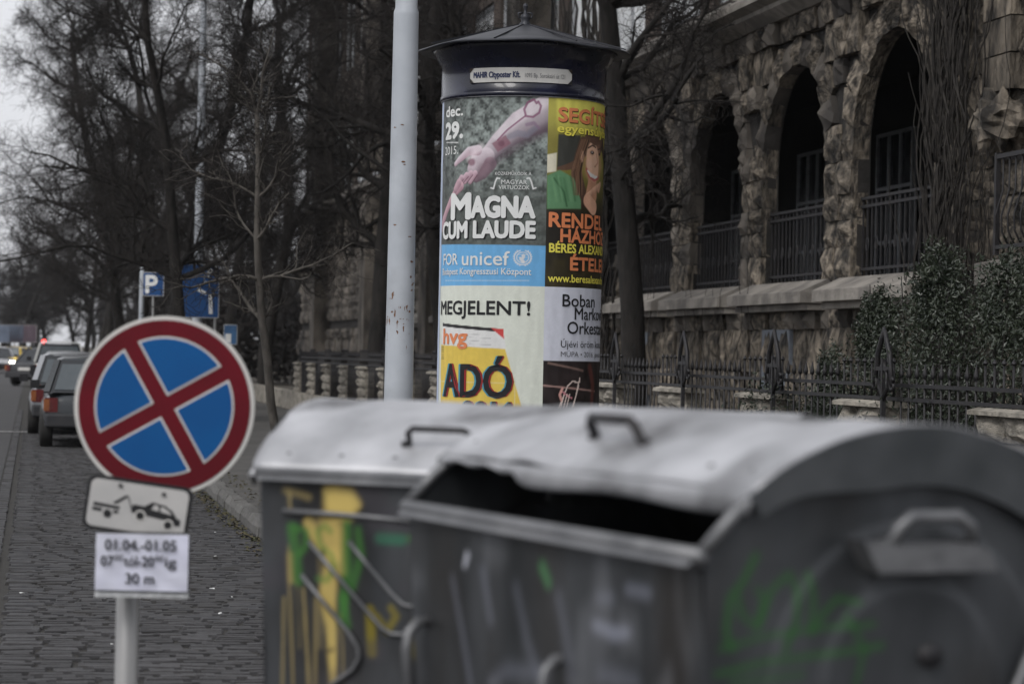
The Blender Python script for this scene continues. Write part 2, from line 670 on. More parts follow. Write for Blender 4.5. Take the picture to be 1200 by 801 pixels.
def kerb_mesh(seed):
    r_ = random.Random(seed)
    V, Fc = [], []
    prof = [(-.5, -.5), (-.47, .25), (-.3, .5), (.3, .5), (.5, .42), (.5, -.5)]
    N = 4
    for i in range(N + 1):
        yy = -.5 + i / N
        for a, b in prof:
            V.append((a + r_.uniform(-.04, .04), yy * (1 if 0 < i < N else .985), b + r_.uniform(-.05, .05)))
    n = len(prof)
    for i in range(N):
        for j in range(n - 1):
            Fc.append((i * n + j, (i + 1) * n + j, (i + 1) * n + j + 1, i * n + j + 1))
    Fc.append(tuple(range(n)))
    Fc.append(tuple(range(N * n + n - 1, N * n - 1, -1)))
    return np_mesh('kerb_stone', V, Fc, kerb_m, link=False)


kms = [kerb_mesh(i) for i in range(4)]
y = 9.0
while y < 60:
    ln = random.choice((.8, 1.0, 1.0, .6))
    inst('kerb_stone', random.choice(kms), kerb, (1.995 + random.uniform(-.008, .008), y + ln / 2, .02 + random.uniform(-.006, .006)),
         (0, 0, random.uniform(-.012, .012)), (.18, ln - .015, .24))
    y += ln

# leaf litter and moss in the gutter by the kerb
mb = MB()
for i in range(1600):
    yy = random.uniform(12, 45)
    xx = 1.88 - abs(random.gauss(0, .09)) if random.random() < .75 else random.uniform(2.1, 2.35)
    z = .012 if xx < 1.95 else .125
    s_ = random.uniform(.01, .035)
    a = random.uniform(0, PI)
    dx, dy = math.cos(a) * s_, math.sin(a) * s_
    mb.add([(xx - dx, yy - dy, z), (xx + dy * .6, yy - dx * .6, z + random.uniform(.003, .02)), (xx + dx, yy + dy, z + .004), (xx - dy * .6, yy + dx * .6, z + random.uniform(.004, .02))], [(0, 1, 2, 3)])
tag(mb.build('leaf_litter', moss), 'brown leaf litter and moss gathered along the kerb', 'leaf litter', kind='stuff')

# painted tick at the lane edge
mb = MB()
mb.box(-1.0, .35, 44.6, 44.75, .014, .018)
tag(mb.build('lane_marking', mat('road_paint', (.5, .5, .49), (.3, .3, .3), 9, .8)), kind='structure')

# scraps on the setts
for i, (px, py) in enumerate([(252, 624), (252, 652), (249, 690), (272, 700), (258, 719), (25, 695), (131, 755)]):
    p = hit(px, py, Vector((0, 0, .02)), Vector((0, 0, 1)))
    mb = MB()
    r_ = .006 + .005 * (i % 3)
    V = [(p.x + r_ * math.cos(a) * random.uniform(.7, 1.5), p.y + r_ * math.sin(a) * random.uniform(.7, 1.6), .022 + random.uniform(0, .006)) for a in np.linspace(0, 2 * PI, 7)[:-1]]
    V += [(v[0], v[1], v[2] + .003) for v in V]
    mb.add(V, [(0, 1, 2, 3, 4, 5)[::-1], (6, 7, 8, 9, 10, 11)] + [(k, (k + 1) % 6, 6 + (k + 1) % 6, 6 + k) for k in range(6)])
    tag(mb.build('paper_scrap', print_w), 'tiny white scrap of litter lying on the grey setts', 'litter', 'white litter scraps on the parking lane setts')

# ================================================================== STONE BUILDING
FX = 10.0
bld = empty('stone_building', (FX, 30, 0), 0, 'dark rough stone building with a row of round arches behind the iron fence', 'building')


def off(o):
    """children are authored in world space; shift into the parent's frame"""
    o.matrix_parent_inverse = o.parent.matrix_basis.inverted()
    return o


bld_inv = Matrix.Translation(Vector((-FX, -30, 0)))
PITCHB = 3.8
BAYS = [27.4, 31.2, 35.0, 38.8, 42.6, 46.4, 50.2, 54.0, 57.8, 61.6, 65.4]
HW = 1.38
ZS, ZSP, ZT = 2.62, 4.2, 6.3
Y0, Y1 = 10.0, 92.0
DEP = .16
mb = MB()


def q4(mb_, p, m=0):
    mb_.add(p, [(0, 1, 2, 3)], m)


XB = FX + .06     # masonry backing plane behind the stones
# lower wall, upper band, piers and arches
q4(mb, [(XB, Y0, 0), (XB, Y0, ZS), (XB, Y1, ZS), (XB, Y1, 0)])
edge = Y0
for c in BAYS:
    q4(mb, [(XB, edge, ZS), (XB, edge, ZT), (XB, c - HW, ZT), (XB, c - HW, ZS)])
    edge = c + HW
    N = 16
    pts = [(c - HW, ZSP)] + [(c - HW * math.cos(PI * i / N), ZSP + HW * math.sin(PI * i / N)) for i in range(1, N)] + [(c + HW, ZSP)]
    for i in range(N):
        (ya, za), (yb, zb) = pts[i], pts[i + 1]
        q4(mb, [(XB, ya, za), (XB, ya, ZT), (XB, yb, ZT), (XB, yb, zb)])
    out = [(c - HW, ZS)] + pts + [(c + HW, ZS)]
    for i in range(len(out) - 1):
        (ya, za), (yb, zb) = out[i], out[i + 1]
        q4(mb, [(XB, ya, za), (XB, yb, zb), (XB + DEP, yb, zb), (XB + DEP, ya, za)])
q4(mb, [(XB, edge, ZS), (XB, edge, ZT), (XB, Y1, ZT), (XB, Y1, ZS)])
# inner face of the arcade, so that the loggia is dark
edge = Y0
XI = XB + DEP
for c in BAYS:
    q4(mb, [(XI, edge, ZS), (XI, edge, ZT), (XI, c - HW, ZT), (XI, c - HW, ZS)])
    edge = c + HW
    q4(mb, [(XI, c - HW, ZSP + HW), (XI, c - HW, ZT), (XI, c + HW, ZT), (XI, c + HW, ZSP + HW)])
# end walls
for yy in (Y0, Y1):
    q4(mb, [(XB, yy, 0), (XB + 14, yy, 0), (XB + 14, yy, 18), (XB, yy, 18)])
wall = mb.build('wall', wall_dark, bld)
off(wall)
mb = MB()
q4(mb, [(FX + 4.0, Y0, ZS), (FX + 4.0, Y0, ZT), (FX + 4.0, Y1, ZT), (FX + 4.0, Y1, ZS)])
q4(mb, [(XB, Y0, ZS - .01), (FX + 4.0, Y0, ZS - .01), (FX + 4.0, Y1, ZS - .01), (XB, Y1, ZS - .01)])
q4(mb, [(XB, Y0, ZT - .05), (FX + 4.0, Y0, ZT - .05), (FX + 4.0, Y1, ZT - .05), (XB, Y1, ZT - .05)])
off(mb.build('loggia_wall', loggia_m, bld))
# upper wall: bands between windows
WIN = [37.75 + 3.5 * k for k in range(-7, 16)]
WIN = [w_ for w_ in WIN if Y0 + 1.5 < w_ < Y1 - 1.5]
WW, WZ0, WZ1 = 1.33, 6.95, 9.6
mb = MB()
XU = FX + .10
edge = Y0
for wv in WIN:
    q4(mb, [(XU, edge, 6.6), (XU, edge, 17.9), (XU, wv - WW, 17.9), (XU, wv - WW, 6.6)])
    for z0, z1 in ((6.6, WZ0), (WZ1, 10.9), (13.5, 17.9)):
        q4(mb, [(XU, wv - WW, z0), (XU, wv - WW, z1), (XU, wv + WW, z1), (XU, wv + WW, z0)])
    for (z0, z1) in ((WZ0, WZ1), (10.9, 13.5)):
        for s_ in (-1, 1):
            q4(mb, [(XU, wv + s_ * WW, z0), (XU + .25, wv + s_ * WW, z0), (XU + .25, wv + s_ * WW, z1), (XU, wv + s_ * WW, z1)])
        for zz in (z0, z1):
            q4(mb, [(XU, wv - WW, zz), (XU + .25, wv - WW, zz), (XU + .25, wv + WW, zz), (XU, wv + WW, zz)])
    edge = wv + WW
q4(mb, [(XU, edge, 6.6), (XU, edge, 17.9), (XU, Y1, 17.9), (XU, Y1, 6.6)])
q4(mb, [(XU - .3, Y0, 17.9), (XU + 14, Y0, 17.9), (XU + 14, Y1, 17.9), (XU - .3, Y1, 17.9)])
off(mb.build('upper_wall', brick_w, bld))
for k, wv in enumerate(WIN):
    for (z0, z1) in ((WZ0, WZ1), (10.9, 13.5)):
        if z0 > 10 and wv < 40:
            continue
        win = empty('window', (XU + .12, wv, z0))
        win.parent = bld
        off(win)
        fr = MB()
        h_ = z1 - z0
        fr.box(-.04, .04, -WW, -WW + .08, 0, h_)
        fr.box(-.04, .04, WW - .08, WW, 0, h_)
        fr.box(-.04, .04, -WW + .08, WW - .08, 0, .09)
        fr.box(-.04, .04, -WW + .08, WW - .08, h_ - .09, h_)
        fr.box(-.03, .03, -.04, .04, .09, h_ - .09)
        fr.build('frame', frame_w, win)
        bl = MB()
        if z0 < 10:
            bl.box(.05, .06, -WW + .05, WW - .05, .05, h_ - .05)
            for j in range(15):      # pleats
                yy = -WW + .12 + j * (2 * WW - .2) / 15
                bl.box(.012, .05, yy, yy + .10, .06, h_ - .06)
            bl.build('blind', blind_m, win)
        else:
            bl.box(.0, .02, -WW + .05, WW - .05, .05, h_ - .05)
            bl.build('pane', glass_d, win)


# rough stones
def rock_mesh(seed, n=4, amp=.35, side=.04, rel=1.0):
    r_ = random.Random(seed)
    V = []
    idx = {}
    for i in range(n):
        for j in range(n):
            a, b = -.5 + i / (n - 1), -.5 + j / (n - 1)
            edge_ = i in (0, n - 1) or j in (0, n - 1)
            dpt = .5 - rel * (r_.uniform(.2, .38) if edge_ else r_.uniform(-.1, amp) * .8)
            jit = side if edge_ else side * .8
            idx[i, j] = len(V)
            V.append((-dpt, a * (1 - r_.random() * jit) + r_.uniform(-jit, jit) * .5, b * (1 - r_.random() * jit) + r_.uniform(-jit, jit) * .5))
    Fc = [(idx[i, j], idx[i, j + 1], idx[i + 1, j + 1], idx[i + 1, j]) for i in range(n - 1) for j in range(n - 1)]
    rim = [(i, 0) for i in range(n)] + [(n - 1, j) for j in range(1, n)] + [(i, n - 1) for i in range(n - 2, -1, -1)] + [(0, j) for j in range(n - 2, 0, -1)]
    b0 = len(V)
    for (i, j) in rim:
        V.append((.5, (-.5 + i / (n - 1)) * .98, (-.5 + j / (n - 1)) * .98))
    m_ = len(rim)
    for k in range(m_):
        k2 = (k + 1) % m_
        Fc.append((idx[rim[k]], idx[rim[k2]], b0 + k2, b0 + k))
    return V, Fc


rocks = [rock_mesh(100 + i) for i in range(10)] + [rock_mesh(200 + i, 4, .5, .05, .42) for i in range(10)]
rock_me = [np_mesh('stone', v, f, stone, link=False) for v, f in rocks]
STONES = []     # (y, z, w, h, depth, rot, xcenter)


def blocked(y, z, pad=0.0):
    for c in BAYS:
        if abs(y - c) < HW + pad and ZS - .30 < z < ZSP:
            return True
        if math.hypot(y - c, z - ZSP) < HW + pad and z >= ZSP:
            return True
    return False


# piers: one or two stones per course, standing proud
zc = ZS - .02
PC = []
while zc < ZSP + .1:
    h_ = random.uniform(.30, .46)
    PC.append((zc, h_))
    zc += h_
edges = [(BAYS[i] + HW, BAYS[i + 1] - HW) for i in range(len(BAYS) - 1)]
edges = [(Y0, BAYS[0] - HW)] + edges + [(BAYS[-1] + HW, Y1)]
for (ya, yb) in edges:
    for zc, h_ in PC:
        sp = random.uniform(.35, .65)
        cuts = [ya, ya + (yb - ya) * sp, yb] if (yb - ya) < 1.6 else list(np.linspace(ya, yb, int((yb - ya) / .7) + 2))
        for k in range(len(cuts) - 1):
            wd = cuts[k + 1] - cuts[k]
            proud = random.uniform(.10, .17)
            STONES.append(((cuts[k] + cuts[k + 1]) / 2, zc + h_ / 2, wd + .01, h_ + .01, DEP + proud, 0, XB + DEP / 2 - proud / 2 - .02))
# voussoirs
for c in BAYS:
    N = 13
    for i in range(N):
        a = PI * (i + .5) / N
        L_ = random.uniform(.32, .52)
        rr = HW + L_ / 2 - .02
        proud = random.uniform(.10, .17)
        STONES.append((c + rr * math.cos(a), ZSP + rr * math.sin(a), L_, 2 * (HW + .2) * math.sin(PI / N / 2) + .02, DEP + proud, a, XB + DEP / 2 - proud / 2 - .02))
# field stones: tall narrow rough facing
rows = []
zc = .12
while zc < 2.3:
    h_ = random.uniform(.38, .62)
    rows.append((zc, min(h_, 2.32 - zc)))
    zc += h_
zc = 4.25
while zc < 6.25:
    h_ = random.uniform(.32, .5)
    rows.append((zc, min(h_, 6.27 - zc)))
    zc += h_
for zc, h_ in rows:
    if h_ < .12:
        continue
    yy = Y0
    while yy < Y1:
        wd = random.uniform(.28, .62)
        ym, zm = yy + wd / 2, zc + h_ / 2
        if zc < 2.4 or not any(math.hypot(max(0, abs(ym - c) - wd * .4), zc + .1 - ZSP if zc > ZSP else 0) < HW + .34 for c in BAYS):
            proud = random.uniform(.05, .20)
            STONES.append((ym, zm, wd + .01, h_ + .01, .14 + proud, 0, XB - proud / 2))
        yy += wd


def seen_size(st):
    y_, z_ = st[0], st[1]
    p = Vector((FX, y_, z_))
    d = (p - CAM)
    D = d.dot(fw)
    px = 600 + F * d.dot(rtv) / D
    py = 400 - F * d.dot(upv) / D
    if not (440 < px < 1240 and -40 < py < 500):
        return 0
    return 1.0 / D * st[2] * st[3]


STONES.sort(key=seen_size, reverse=True)
rv, rf, ro = [], [], 0
for k, (y_, z_, w_, h_, d_, a_, xc) in enumerate(STONES):
    ri = random.randrange(10) + (10 if d_ > .34 else 0)
    if k < 300:
        o = inst('stone', rock_me[ri], bld, (xc, y_, z_), (a_, 0, 0), (d_, w_, h_))
        off(o)
    else:
        v, f = rocks[ri]
        v = np.array(v) * (d_, w_, h_)
        ca, sa = math.cos(a_), math.sin(a_)
        v = np.stack([v[:, 0] + xc, v[:, 1] * ca - v[:, 2] * sa + y_, v[:, 1] * sa + v[:, 2] * ca + z_], 1)
        rv.append(v)
        rf.extend([tuple(i + ro for i in ff) for ff in f])
        ro += len(v)
o = np_mesh('far_stones', np.concatenate(rv), rf, stone_far, bld)
tag(off(o), kind='stuff')

# sills under the arches, segment per bay
for c in BAYS:
    mb = MB()
    y0_, y1_ = c - HW - .28, c + HW + .28
    prof = [(FX - .42, 2.33), (FX - .42, 2.47), (FX - .05, 2.64), (FX + .5, 2.64), (FX + .5, 2.33)]
    mb.prism(prof, lambda a, b, d: (a, d, b), y0_, y1_)
    prof = [(FX - .30, 2.24), (FX - .30, 2.326), (FX + .1, 2.326), (FX + .1, 2.24)]
    mb.prism(prof, lambda a, b, d: (a, d, b), y0_ + .03, y1_ - .03)
    off(mb.build('sill', ledge_m, bld))
# plain far stretch of plinth band and the cornice
mb = MB()
prof = [(FX - .12, 6.22), (FX - .30, 6.34), (FX - .30, 6.40), (FX - .46, 6.46), (FX - .46, 6.56), (FX + .12, 6.93), (FX + .2, 6.93), (FX + .2, 6.22)]
yy = Y0
while yy < Y1:
    y2_ = min(yy + 1.52, Y1)
    mb2 = MB()
    mb2.prism(prof, lambda a, b, d: (a, d, b), yy + .006, y2_ - .006)
    off(mb2.build('cornice_block', ledge_m, bld))
    yy = y2_

# railings in the arches
for c in BAYS[:9]:
    mb = MB()
    for z_ in (2.74, 3.62, 3.52):
        mb.bar((FX + .12, c - HW, z_), (FX + .12, c + HW, z_), .035, .035)
    n = 17
    for i in range(n):
        yy = c - HW + .06 + i * (2 * HW - .12) / (n - 1)
        mb.bar((FX + .12, yy, 2.66), (FX + .12, yy, 3.60), .02)
    for i in range(1, n, 2):
        yy = c - HW + .06 + i * (2 * HW - .12) / (n - 1)
        mb.tube([(FX + .12, yy + .05 * math.cos(a), 3.05 + .09 * math.sin(a)) for a in np.linspace(0, 2 * PI, 9)], .009, 4, cap=False)
    off(mb.build('railing', iron, bld))
# bowed balcony railing, right-hand end
mb = MB()
XR = FX - .42
ya_, yb2 = 19.0, 23.15
mb.bar((XR, ya_, 3.70), (XR, yb2, 3.70), .045)
mb.bar((XR, ya_, 2.78), (XR, yb2, 2.78), .04)
mb.bar((XR, yb2, 2.7), (XR, yb2, 3.74), .05)
mb.bar((XR, yb2, 3.70), (FX + .02, yb2, 3.70), .045)
for i in range(26):
    yy = ya_ + i * .16
    mb.tube([(XR + .02, yy, 2.75), (XR - .07, yy, 2.92), (XR - .08, yy, 3.08), (XR, yy, 3.35), (XR, yy, 3.70)], .011, 4)
off(mb.build('balcony_railing', iron, bld))
mb = MB()
mb.prism([(FX - .55, 2.40), (FX - .55, 2.62), (FX - .05, 2.72), (FX - .05, 2.40)], lambda a, b, d: (a, d, b), 18.8, 23.4)
off(mb.build('balcony_slab', ashlar, bld))
win = empty('balcony_window', (FX - .06, 21.3, 2.74))
win.parent = bld
off(win)
fr = MB()
fr.box(-.03, .03, -.9, -.8, 0, 1.2)
fr.box(-.03, .03, .8, .9, 0, 1.2)
fr.box(-.03, .03, -.8, .8, 1.1, 1.2)
fr.box(-.03, .03, -.04, .04, 0, 1.1)
fr.build('frame', iron_old, win)
g_ = MB()
g_.box(-.01, .02, -.8, .8, 0, 1.1)
g_.build('pane', glass_d, win)
# tall windows on the loggia's back wall
for c in [37.9, 42.2, 46.5]:
    win = empty('loggia_window', (FX + 3.9, c, 2.7))
    win.parent = bld
    off(win)
    fr = MB()
    for y_ in (-.85, -.3, .25, .8):
        fr.box(-.04, .04, y_, y_ + .055, 0, 2.7)
    for z_ in (0, .85, 1.75, 2.65):
        fr.box(-.035, .035, -.795, .8, z_, z_ + .055)
    fr.build('frame', frame_w, win)
    g_ = MB()
    g_.box(.0, .02, -.84, .84, .01, 2.69)
    g_.build('pane', glass_d, win)
# cellar window openings with grey frames
for c in (38.8, 31.2):
    win = empty('cellar_window', (FX - .10, c + .3, .75))
    win.parent = bld
    off(win)
    fr = MB()
    fr.box(-.02, .03, -.62, -.5, 0, 1.25)
    fr.box(-.02, .03, .5, .62, 0, 1.25)
    fr.box(-.02, .03, -.04, .05, 0, 1.25)
    fr.box(-.02, .03, -.5, .5, 1.1, 1.25)
    fr.box(-.02, .03, -.5, .5, .5, .58)
    fr.build('frame', mat('grey_blue_frame', (.14, .16, .19), (.10, .11, .13), 6, .6), win)
    g_ = MB()
    g_.box(.0, .02, -.5, .5, 0, 1.2)
    g_.build('pane', glass_d, win)
# smooth ashlar pilaster and carved boss, right
mb = MB()
yp0, yp1 = 23.3, 24.05
zc = 4.42
for k in range(5):
    mb = MB()
    h_ = .38
    mb.box(FX - .24, FX - .02, yp0 + random.uniform(0, .03), yp1, zc + .008, zc + h_ - .008)
    off(mb.build('ashlar_block', stone, bld))
    zc += h_
mb = MB()
V = []
N1, N2 = 18, 22
for i in range(N1):
    for j in range(N2):
        a, b = PI * i / (N1 - 1), 2 * PI * j / N2
        r_ = 1 + .22 * math.sin(5 * b) * math.sin(3 * a) + random.uniform(-.1, .1)
        V.append((FX - .15 + .26 * r_ * math.sin(a) * math.cos(b), 23.7 + .48 * r_ * math.sin(a) * math.sin(b), 4.12 + .32 * r_ * math.cos(a)))
mb.add(V, [(i * N2 + j, i * N2 + (j + 1) % N2, (i + 1) * N2 + (j + 1) % N2, (i + 1) * N2 + j) for i in range(N1 - 1) for j in range(N2)])
off(mb.build('carved_boss', stone, bld))
# projecting piers between far storeys (vertical breaks in the facade)
for yy in (48.3, 59.7, 71.1, 84):
    mb = MB()
    mb.box(FX - .5, FX + .05, yy - .6, yy + .6, 0, 6.2)
    mb.box(FX - .55, FX + .09, yy - .7, yy + .7, 6.95, 17.8)
    off(mb.build('buttress', stone_far, bld))


# creepers on the wall
def creeper(name, label, y0, y1, z1, n, thick, seed, cover=1.0, group=None):
    r_ = random.Random(seed)
    mb_ = MB()
    for i in range(n):
        yy = r_.uniform(y0, y1)
        z = .1 if r_.random() < .35 else r_.uniform(.2, z1 * .75)
        x = FX - .2
        pts, rad = [], []
        L_ = r_.uniform(1.5, 4.5)
        k = int(L_ / .22)
        dy = r_.uniform(-.06, .06)
        rr = thick * r_.uniform(.3, 1.0)
        for s_ in range(k):
            pts.append((x - .12 - .05 * math.sin(s_ * .9 + i) - r_.uniform(0, .04), yy, z))
            rad.append(rr * (1 - .75 * s_ / k))
            dy += r_.uniform(-.07, .07)
            dy *= .85
            yy += dy
            z += .22
            if z > z1:
                break
        if len(pts) > 2:
            mb_.tube(pts, rad, 4)
    o_ = mb_.build(name, vine_m)
    tag(o_, label, 'creeper', group)
    return o_


creeper('bare_creeper', 'dense leafless creeper hanging beside the carved stone block right of the arches', 24.15, 25.3, 8.5, 230, .02, 3)
creeper('bare_creeper', 'leafless creeper climbing the wall right behind the poster column', 40.5, 46, 8.5, 260, .05, 5)
creeper('bare_creeper', 'thin leafless creeper spread over the piers between the open arches', 27, 40, 6.3, 14, .012, 9)

# ================================================================== FENCE
NX = 6.5
fence = empty('iron_fence', (NX, 20, 0), 0, 'low black wrought iron fence with stone pillars in front of the stone building', 'fence')
PV = [9.2, 12.3, 15.3, 18.2, 21.0, 24.0, 26.9, 29.9, 32.9, 35.9, 38.9, 41.9, 44.9, 47.9, 50.9, 53.9, 56.9, 59.9]
mbp = MB()
mbp.box(NX - .14, NX + .14, 8, 90, .1, .55)
off(mbp.build('plinth', pillar_m, fence))
rk = [rock_mesh(300 + i, 4, .12, .03) for i in range(5)]
rk_me = [np_mesh('pillar_block', v, f, pillar_m, link=False) for v, f in rk]
for v_ in PV:
    zc = .5
    rowsn = 4
    h_ = (1.245 - .5) / rowsn
    for r0 in range(rowsn):
        cut = random.uniform(-.2, .2)
        for (a, b) in ((-.55, cut), (cut, .55)):
            off(inst('pillar_block', random.choice(rk_me), fence, (NX - .0, v_ + (a + b) / 2, zc + h_ / 2), (0, 0, 0), (.24, b - a - .012, h_ - .012)))
        zc += h_
    mb = MB()
    prof = [(-.122, .045), (-.12, .075), (-.04, .095), (.07, .09), (.12, .072), (.122, .045)]
    mb.prism(prof, lambda a, b, d: (NX + a, d, 1.2 + b), v_ - .58, v_ + .58)
    off(mb.build('pillar_cap', pillar_m, fence))
    if v_ > 45:
        continue
    # ornate post at the near end
    yv = v_ - .62
    mb = MB()
    mb.bar((NX - .12, yv, .5), (NX - .12, yv, 1.62), .035)
    for s_ in (-1, 1):
        mb.tube([(NX - .12, yv + s_ * .19, 1.42), (NX - .12, yv + s_ * .15, 1.55), (NX - .12, yv + s_ * .13, 1.66), (NX - .12, yv + s_ * .06, 1.76), (NX - .12, yv, 1.86)], [.022, .02, .022, .02, .012], 6)
        mb.tube([(NX - .12, yv + s_ * (.19 + .045 * math.cos(a)), 1.43 + .045 * math.sin(a)) for a in np.linspace(PI * .2, 2.0 * PI, 8)], .014, 5)
        mb.tube([(NX - .12, yv, 1.3), (NX - .12, yv + s_ * .09, 1.4), (NX - .12, yv + s_ * .07, 1.52), (NX - .12, yv, 1.6)], .016, 5)
    mb.bar((NX - .12, yv - .16, 1.545), (NX - .12, yv + .16, 1.545), .03)
    off(mb.build('ornate_post', iron, fence))
for (ya, yb) in zip(PV[:-1], PV[1:]):
    mb = MB()
    x = NX - .02
    for z_ in (1.42, 1.315):
        mb.bar((x, ya - .58, z_), (x, yb - .58, z_), .03, .028)
    off(mb.build('rail', iron, fence))
bar_me = MB()
bar_me.tube([(0, 0, 0), (0, 0, .92)], .0095, 5)
bar_me.tube([(0, 0, .92), (0, 0, .95), (0, 0, 1.03)], [.018, .02, .002], 5)
bo = bar_me.build('baluster', iron)
bm_me = bo.data
bpy.data.objects.remove(bo)
yb_ = 13.0
nb = 0
rest = MB()
while yb_ < 60:
    on_p = any(abs(yb_ - q_) < .6 for q_ in PV)
    zb_, sz_ = (1.26, .36) if on_p else (.56, 1.0)
    if nb < 260:
        off(inst('baluster', bm_me, fence, (NX - .02, yb_, zb_), scale=(1, 1, sz_)))
    else:
        rest.bar((NX - .02, yb_, zb_), (NX - .02, yb_, zb_ + sz_), .018)
    nb += 1
    yb_ += .165
tag(off(rest.build('far_balusters', iron, fence)), kind='stuff')


# ================================================================== TREES
def grow_tree(seed, height, trunk_r, spread, first, density=1.0, droop=0.0, levels=4, lean=(0, 0), wob=.12):
    r_ = random.Random(seed)
    lim = {0: [], 1: [], 2: [], 3: [], 4: [], 5: []}

    def rv():
        return Vector((r_.gauss(0, 1), r_.gauss(0, 1), r_.gauss(0, 1)))

    def branch(p, d, rad, ln, lv):
        nseg = {0: 9, 1: 9, 2: 7, 3: 5, 4: 4}.get(lv, 3)
        st = ln / nseg
        pts, rads = [p.copy()], [rad]
        d = d.normalized()
        for i in range(nseg):
            t = (i + 1) / nseg
            w_ = wob * (.5 + .5 * lv)
            d = (d + rv() * w_ + Vector((0, 0, (.035 if lv > 0 else .05) - droop * t * (lv > 1)))).normalized()
            p = p + d * st
            pts.append(p.copy())
            rads.append(max(rad * (1 - t * (.72 if lv else .55)), .0028))
            if lv >= levels:
                continue
            if lv == 0 and t * ln < first:
                continue
            nch = {0: 2.6, 1: 1.9, 2: 1.9, 3: 1.7}.get(lv, 1) * density
            k = int(nch) + (1 if r_.random() < nch - int(nch) else 0)
            for _ in range(k):
                side = rv()
                side = (side - d * side.dot(d)).normalized()
                ang = r_.uniform(.5, 1.05) if lv else r_.uniform(.55, 1.1)
                nd = (d * math.cos(ang) + side * math.sin(ang))
                if lv == 0:
                    nd.z = abs(nd.z) * .55 + .06
                ratio = {0: spread, 1: ln * .48 * (1.15 - .5 * t), 2: ln * .5, 3: ln * .55}.get(lv, ln * .5)
                if lv == 0:
                    ratio = spread * (1.1 - .5 * t) * r_.uniform(.7, 1.15)
                branch(p.copy(), nd, max(rads[-1] * r_.uniform(.42, .62), .003), ratio * r_.uniform(.7, 1.15), lv + 1)
        lim[lv].append((pts, rads))
        if lv == 0:
            for _ in range(2):
                branch(p.copy(), (d + rv() * .35), rads[-1] * .8, spread * .8, 1)

    branch(Vector((0, 0, 0)), Vector((lean[0], lean[1], 1)), trunk_r, height, 0)
    return lim


def tubes_np(limbs, n):
    """batch tube meshing"""
    V, Fc, o_ = [], [], 0
    ang = [2 * PI * j / n for j in range(n)]
    cs = [(math.cos(a), math.sin(a)) for a in ang]
    for pts, rads in limbs:
        k = len(pts)
        d0 = (pts[-1] - pts[0])
        a = Vector((0, 0, 1)) if abs(d0.z) < .8 * d0.length else Vector((1, 0, 0))
        for i in range(k):
            d = pts[min(i + 1, k - 1)] - pts[max(i - 1, 0)]
            u = d.cross(a)
            if u.length < 1e-7:
                u = Vector((1, 0, 0))
            u.normalize()
            q = d.cross(u)
            if q.length > 1e-9:
                q.normalize()
            p, r_ = pts[i], rads[i]
            for c_, s_ in cs:
                V.append((p.x + (u.x * c_ + q.x * s_) * r_, p.y + (u.y * c_ + q.y * s_) * r_, p.z + (u.z * c_ + q.z * s_) * r_))
        for i in range(k - 1):
            for j in range(n):
                j2 = (j + 1) % n
                Fc.append((o_ + i * n + j, o_ + i * n + j2, o_ + (i + 1) * n + j2, o_ + (i + 1) * n + j))
        o_ += k * n
    return V, Fc


def tree_meshes(seed, mats=None, **k):
    lim = grow_tree(seed, **k)
    v, f = tubes_np(lim[0], 10)
    m1, m2 = mats or (bark, twig_m)
    t_ = np_mesh('trunk', v, f, m1, smooth=True, link=False)
    V, Fc = tubes_np(lim[1], 6)
    o1 = len(V)
    v2, f2 = tubes_np(lim[2], 4)
    V += v2
    Fc += [tuple(i + o1 for i in q) for q in f2]
    V3, F3 = tubes_np(lim[3] + lim[4], 3)
    b_ = np_mesh('branches', V, Fc, m1, smooth=True, link=False)
    c_ = np_mesh('twigs', V3, F3, m2, link=False)
    return t_, b_, c_


def put_tree(name, meshes, x, y, z, rz, sc, label, group):
    r0 = empty(name, (x, y, z), rz, label, 'tree', group)
    r0.scale = (sc, sc, sc)
    for nm, me in zip(('trunk', 'limbs', 'crown'), meshes):
        o_ = bpy.data.objects.new(nm, me)
        C.objects.link(o_)
        o_.parent = r0
        if nm == 'crown':
            o_['kind'] = 'stuff'
    return r0


T1 = tree_meshes(11, height=9.5, trunk_r=.16, spread=4.3, first=2.4, density=.84, wob=.17)
T2 = tree_meshes(23, height=10.5, trunk_r=.19, spread=4.3, first=2.6, density=.83, wob=.19)
T3 = tree_meshes(37, height=12, trunk_r=.25, spread=5.6, first=3.0, density=.86, wob=.17, droop=.07)
TY = tree_meshes(5, mats=(bark_y, twig_m), height=4.2, trunk_r=.06, spread=1.25, first=1.7, density=.85, levels=3, wob=.17)
T4 = tree_meshes(63, height=10, trunk_r=.2, spread=3.8, first=3.2, density=.66, wob=.2, droop=.08)
gA = 'bare street trees along the kerb'
rowA = [(3.05, 48.2, T1, .9, 0), (2.9, 57.5, T2, 1.0, 1.4), (2.9, 69, T1, 1.1, 4), (3.0, 83, T2, 1.1, 5),
        (2.9, 101, T1, 1.05, 2.2), (3, 122, T2, 1.1, .4), (3, 146, T1, 1.1, 3.3)]
labA = ['nearest full-grown bare street tree by the kerb, crown reaching over the lamp post',
        'second full-grown bare street tree in the kerb row, behind the blue signs',
        'third full-grown bare street tree in the kerb row, beyond the blue parking sign']
for i, (x, y_, T, sc, rz) in enumerate(rowA):
    put_tree('bare_tree', T, x, y_, .1, rz, sc, labA[i] if i < 3 else 'bare street tree further down the kerb row above the parked cars', gA)
put_tree('young_tree', TY, 2.75, 27.5, .1, .6, 1.0, 'slender young bare tree with pale bark between the round sign and the container', None)
gB = 'large bare trees between fence and building'
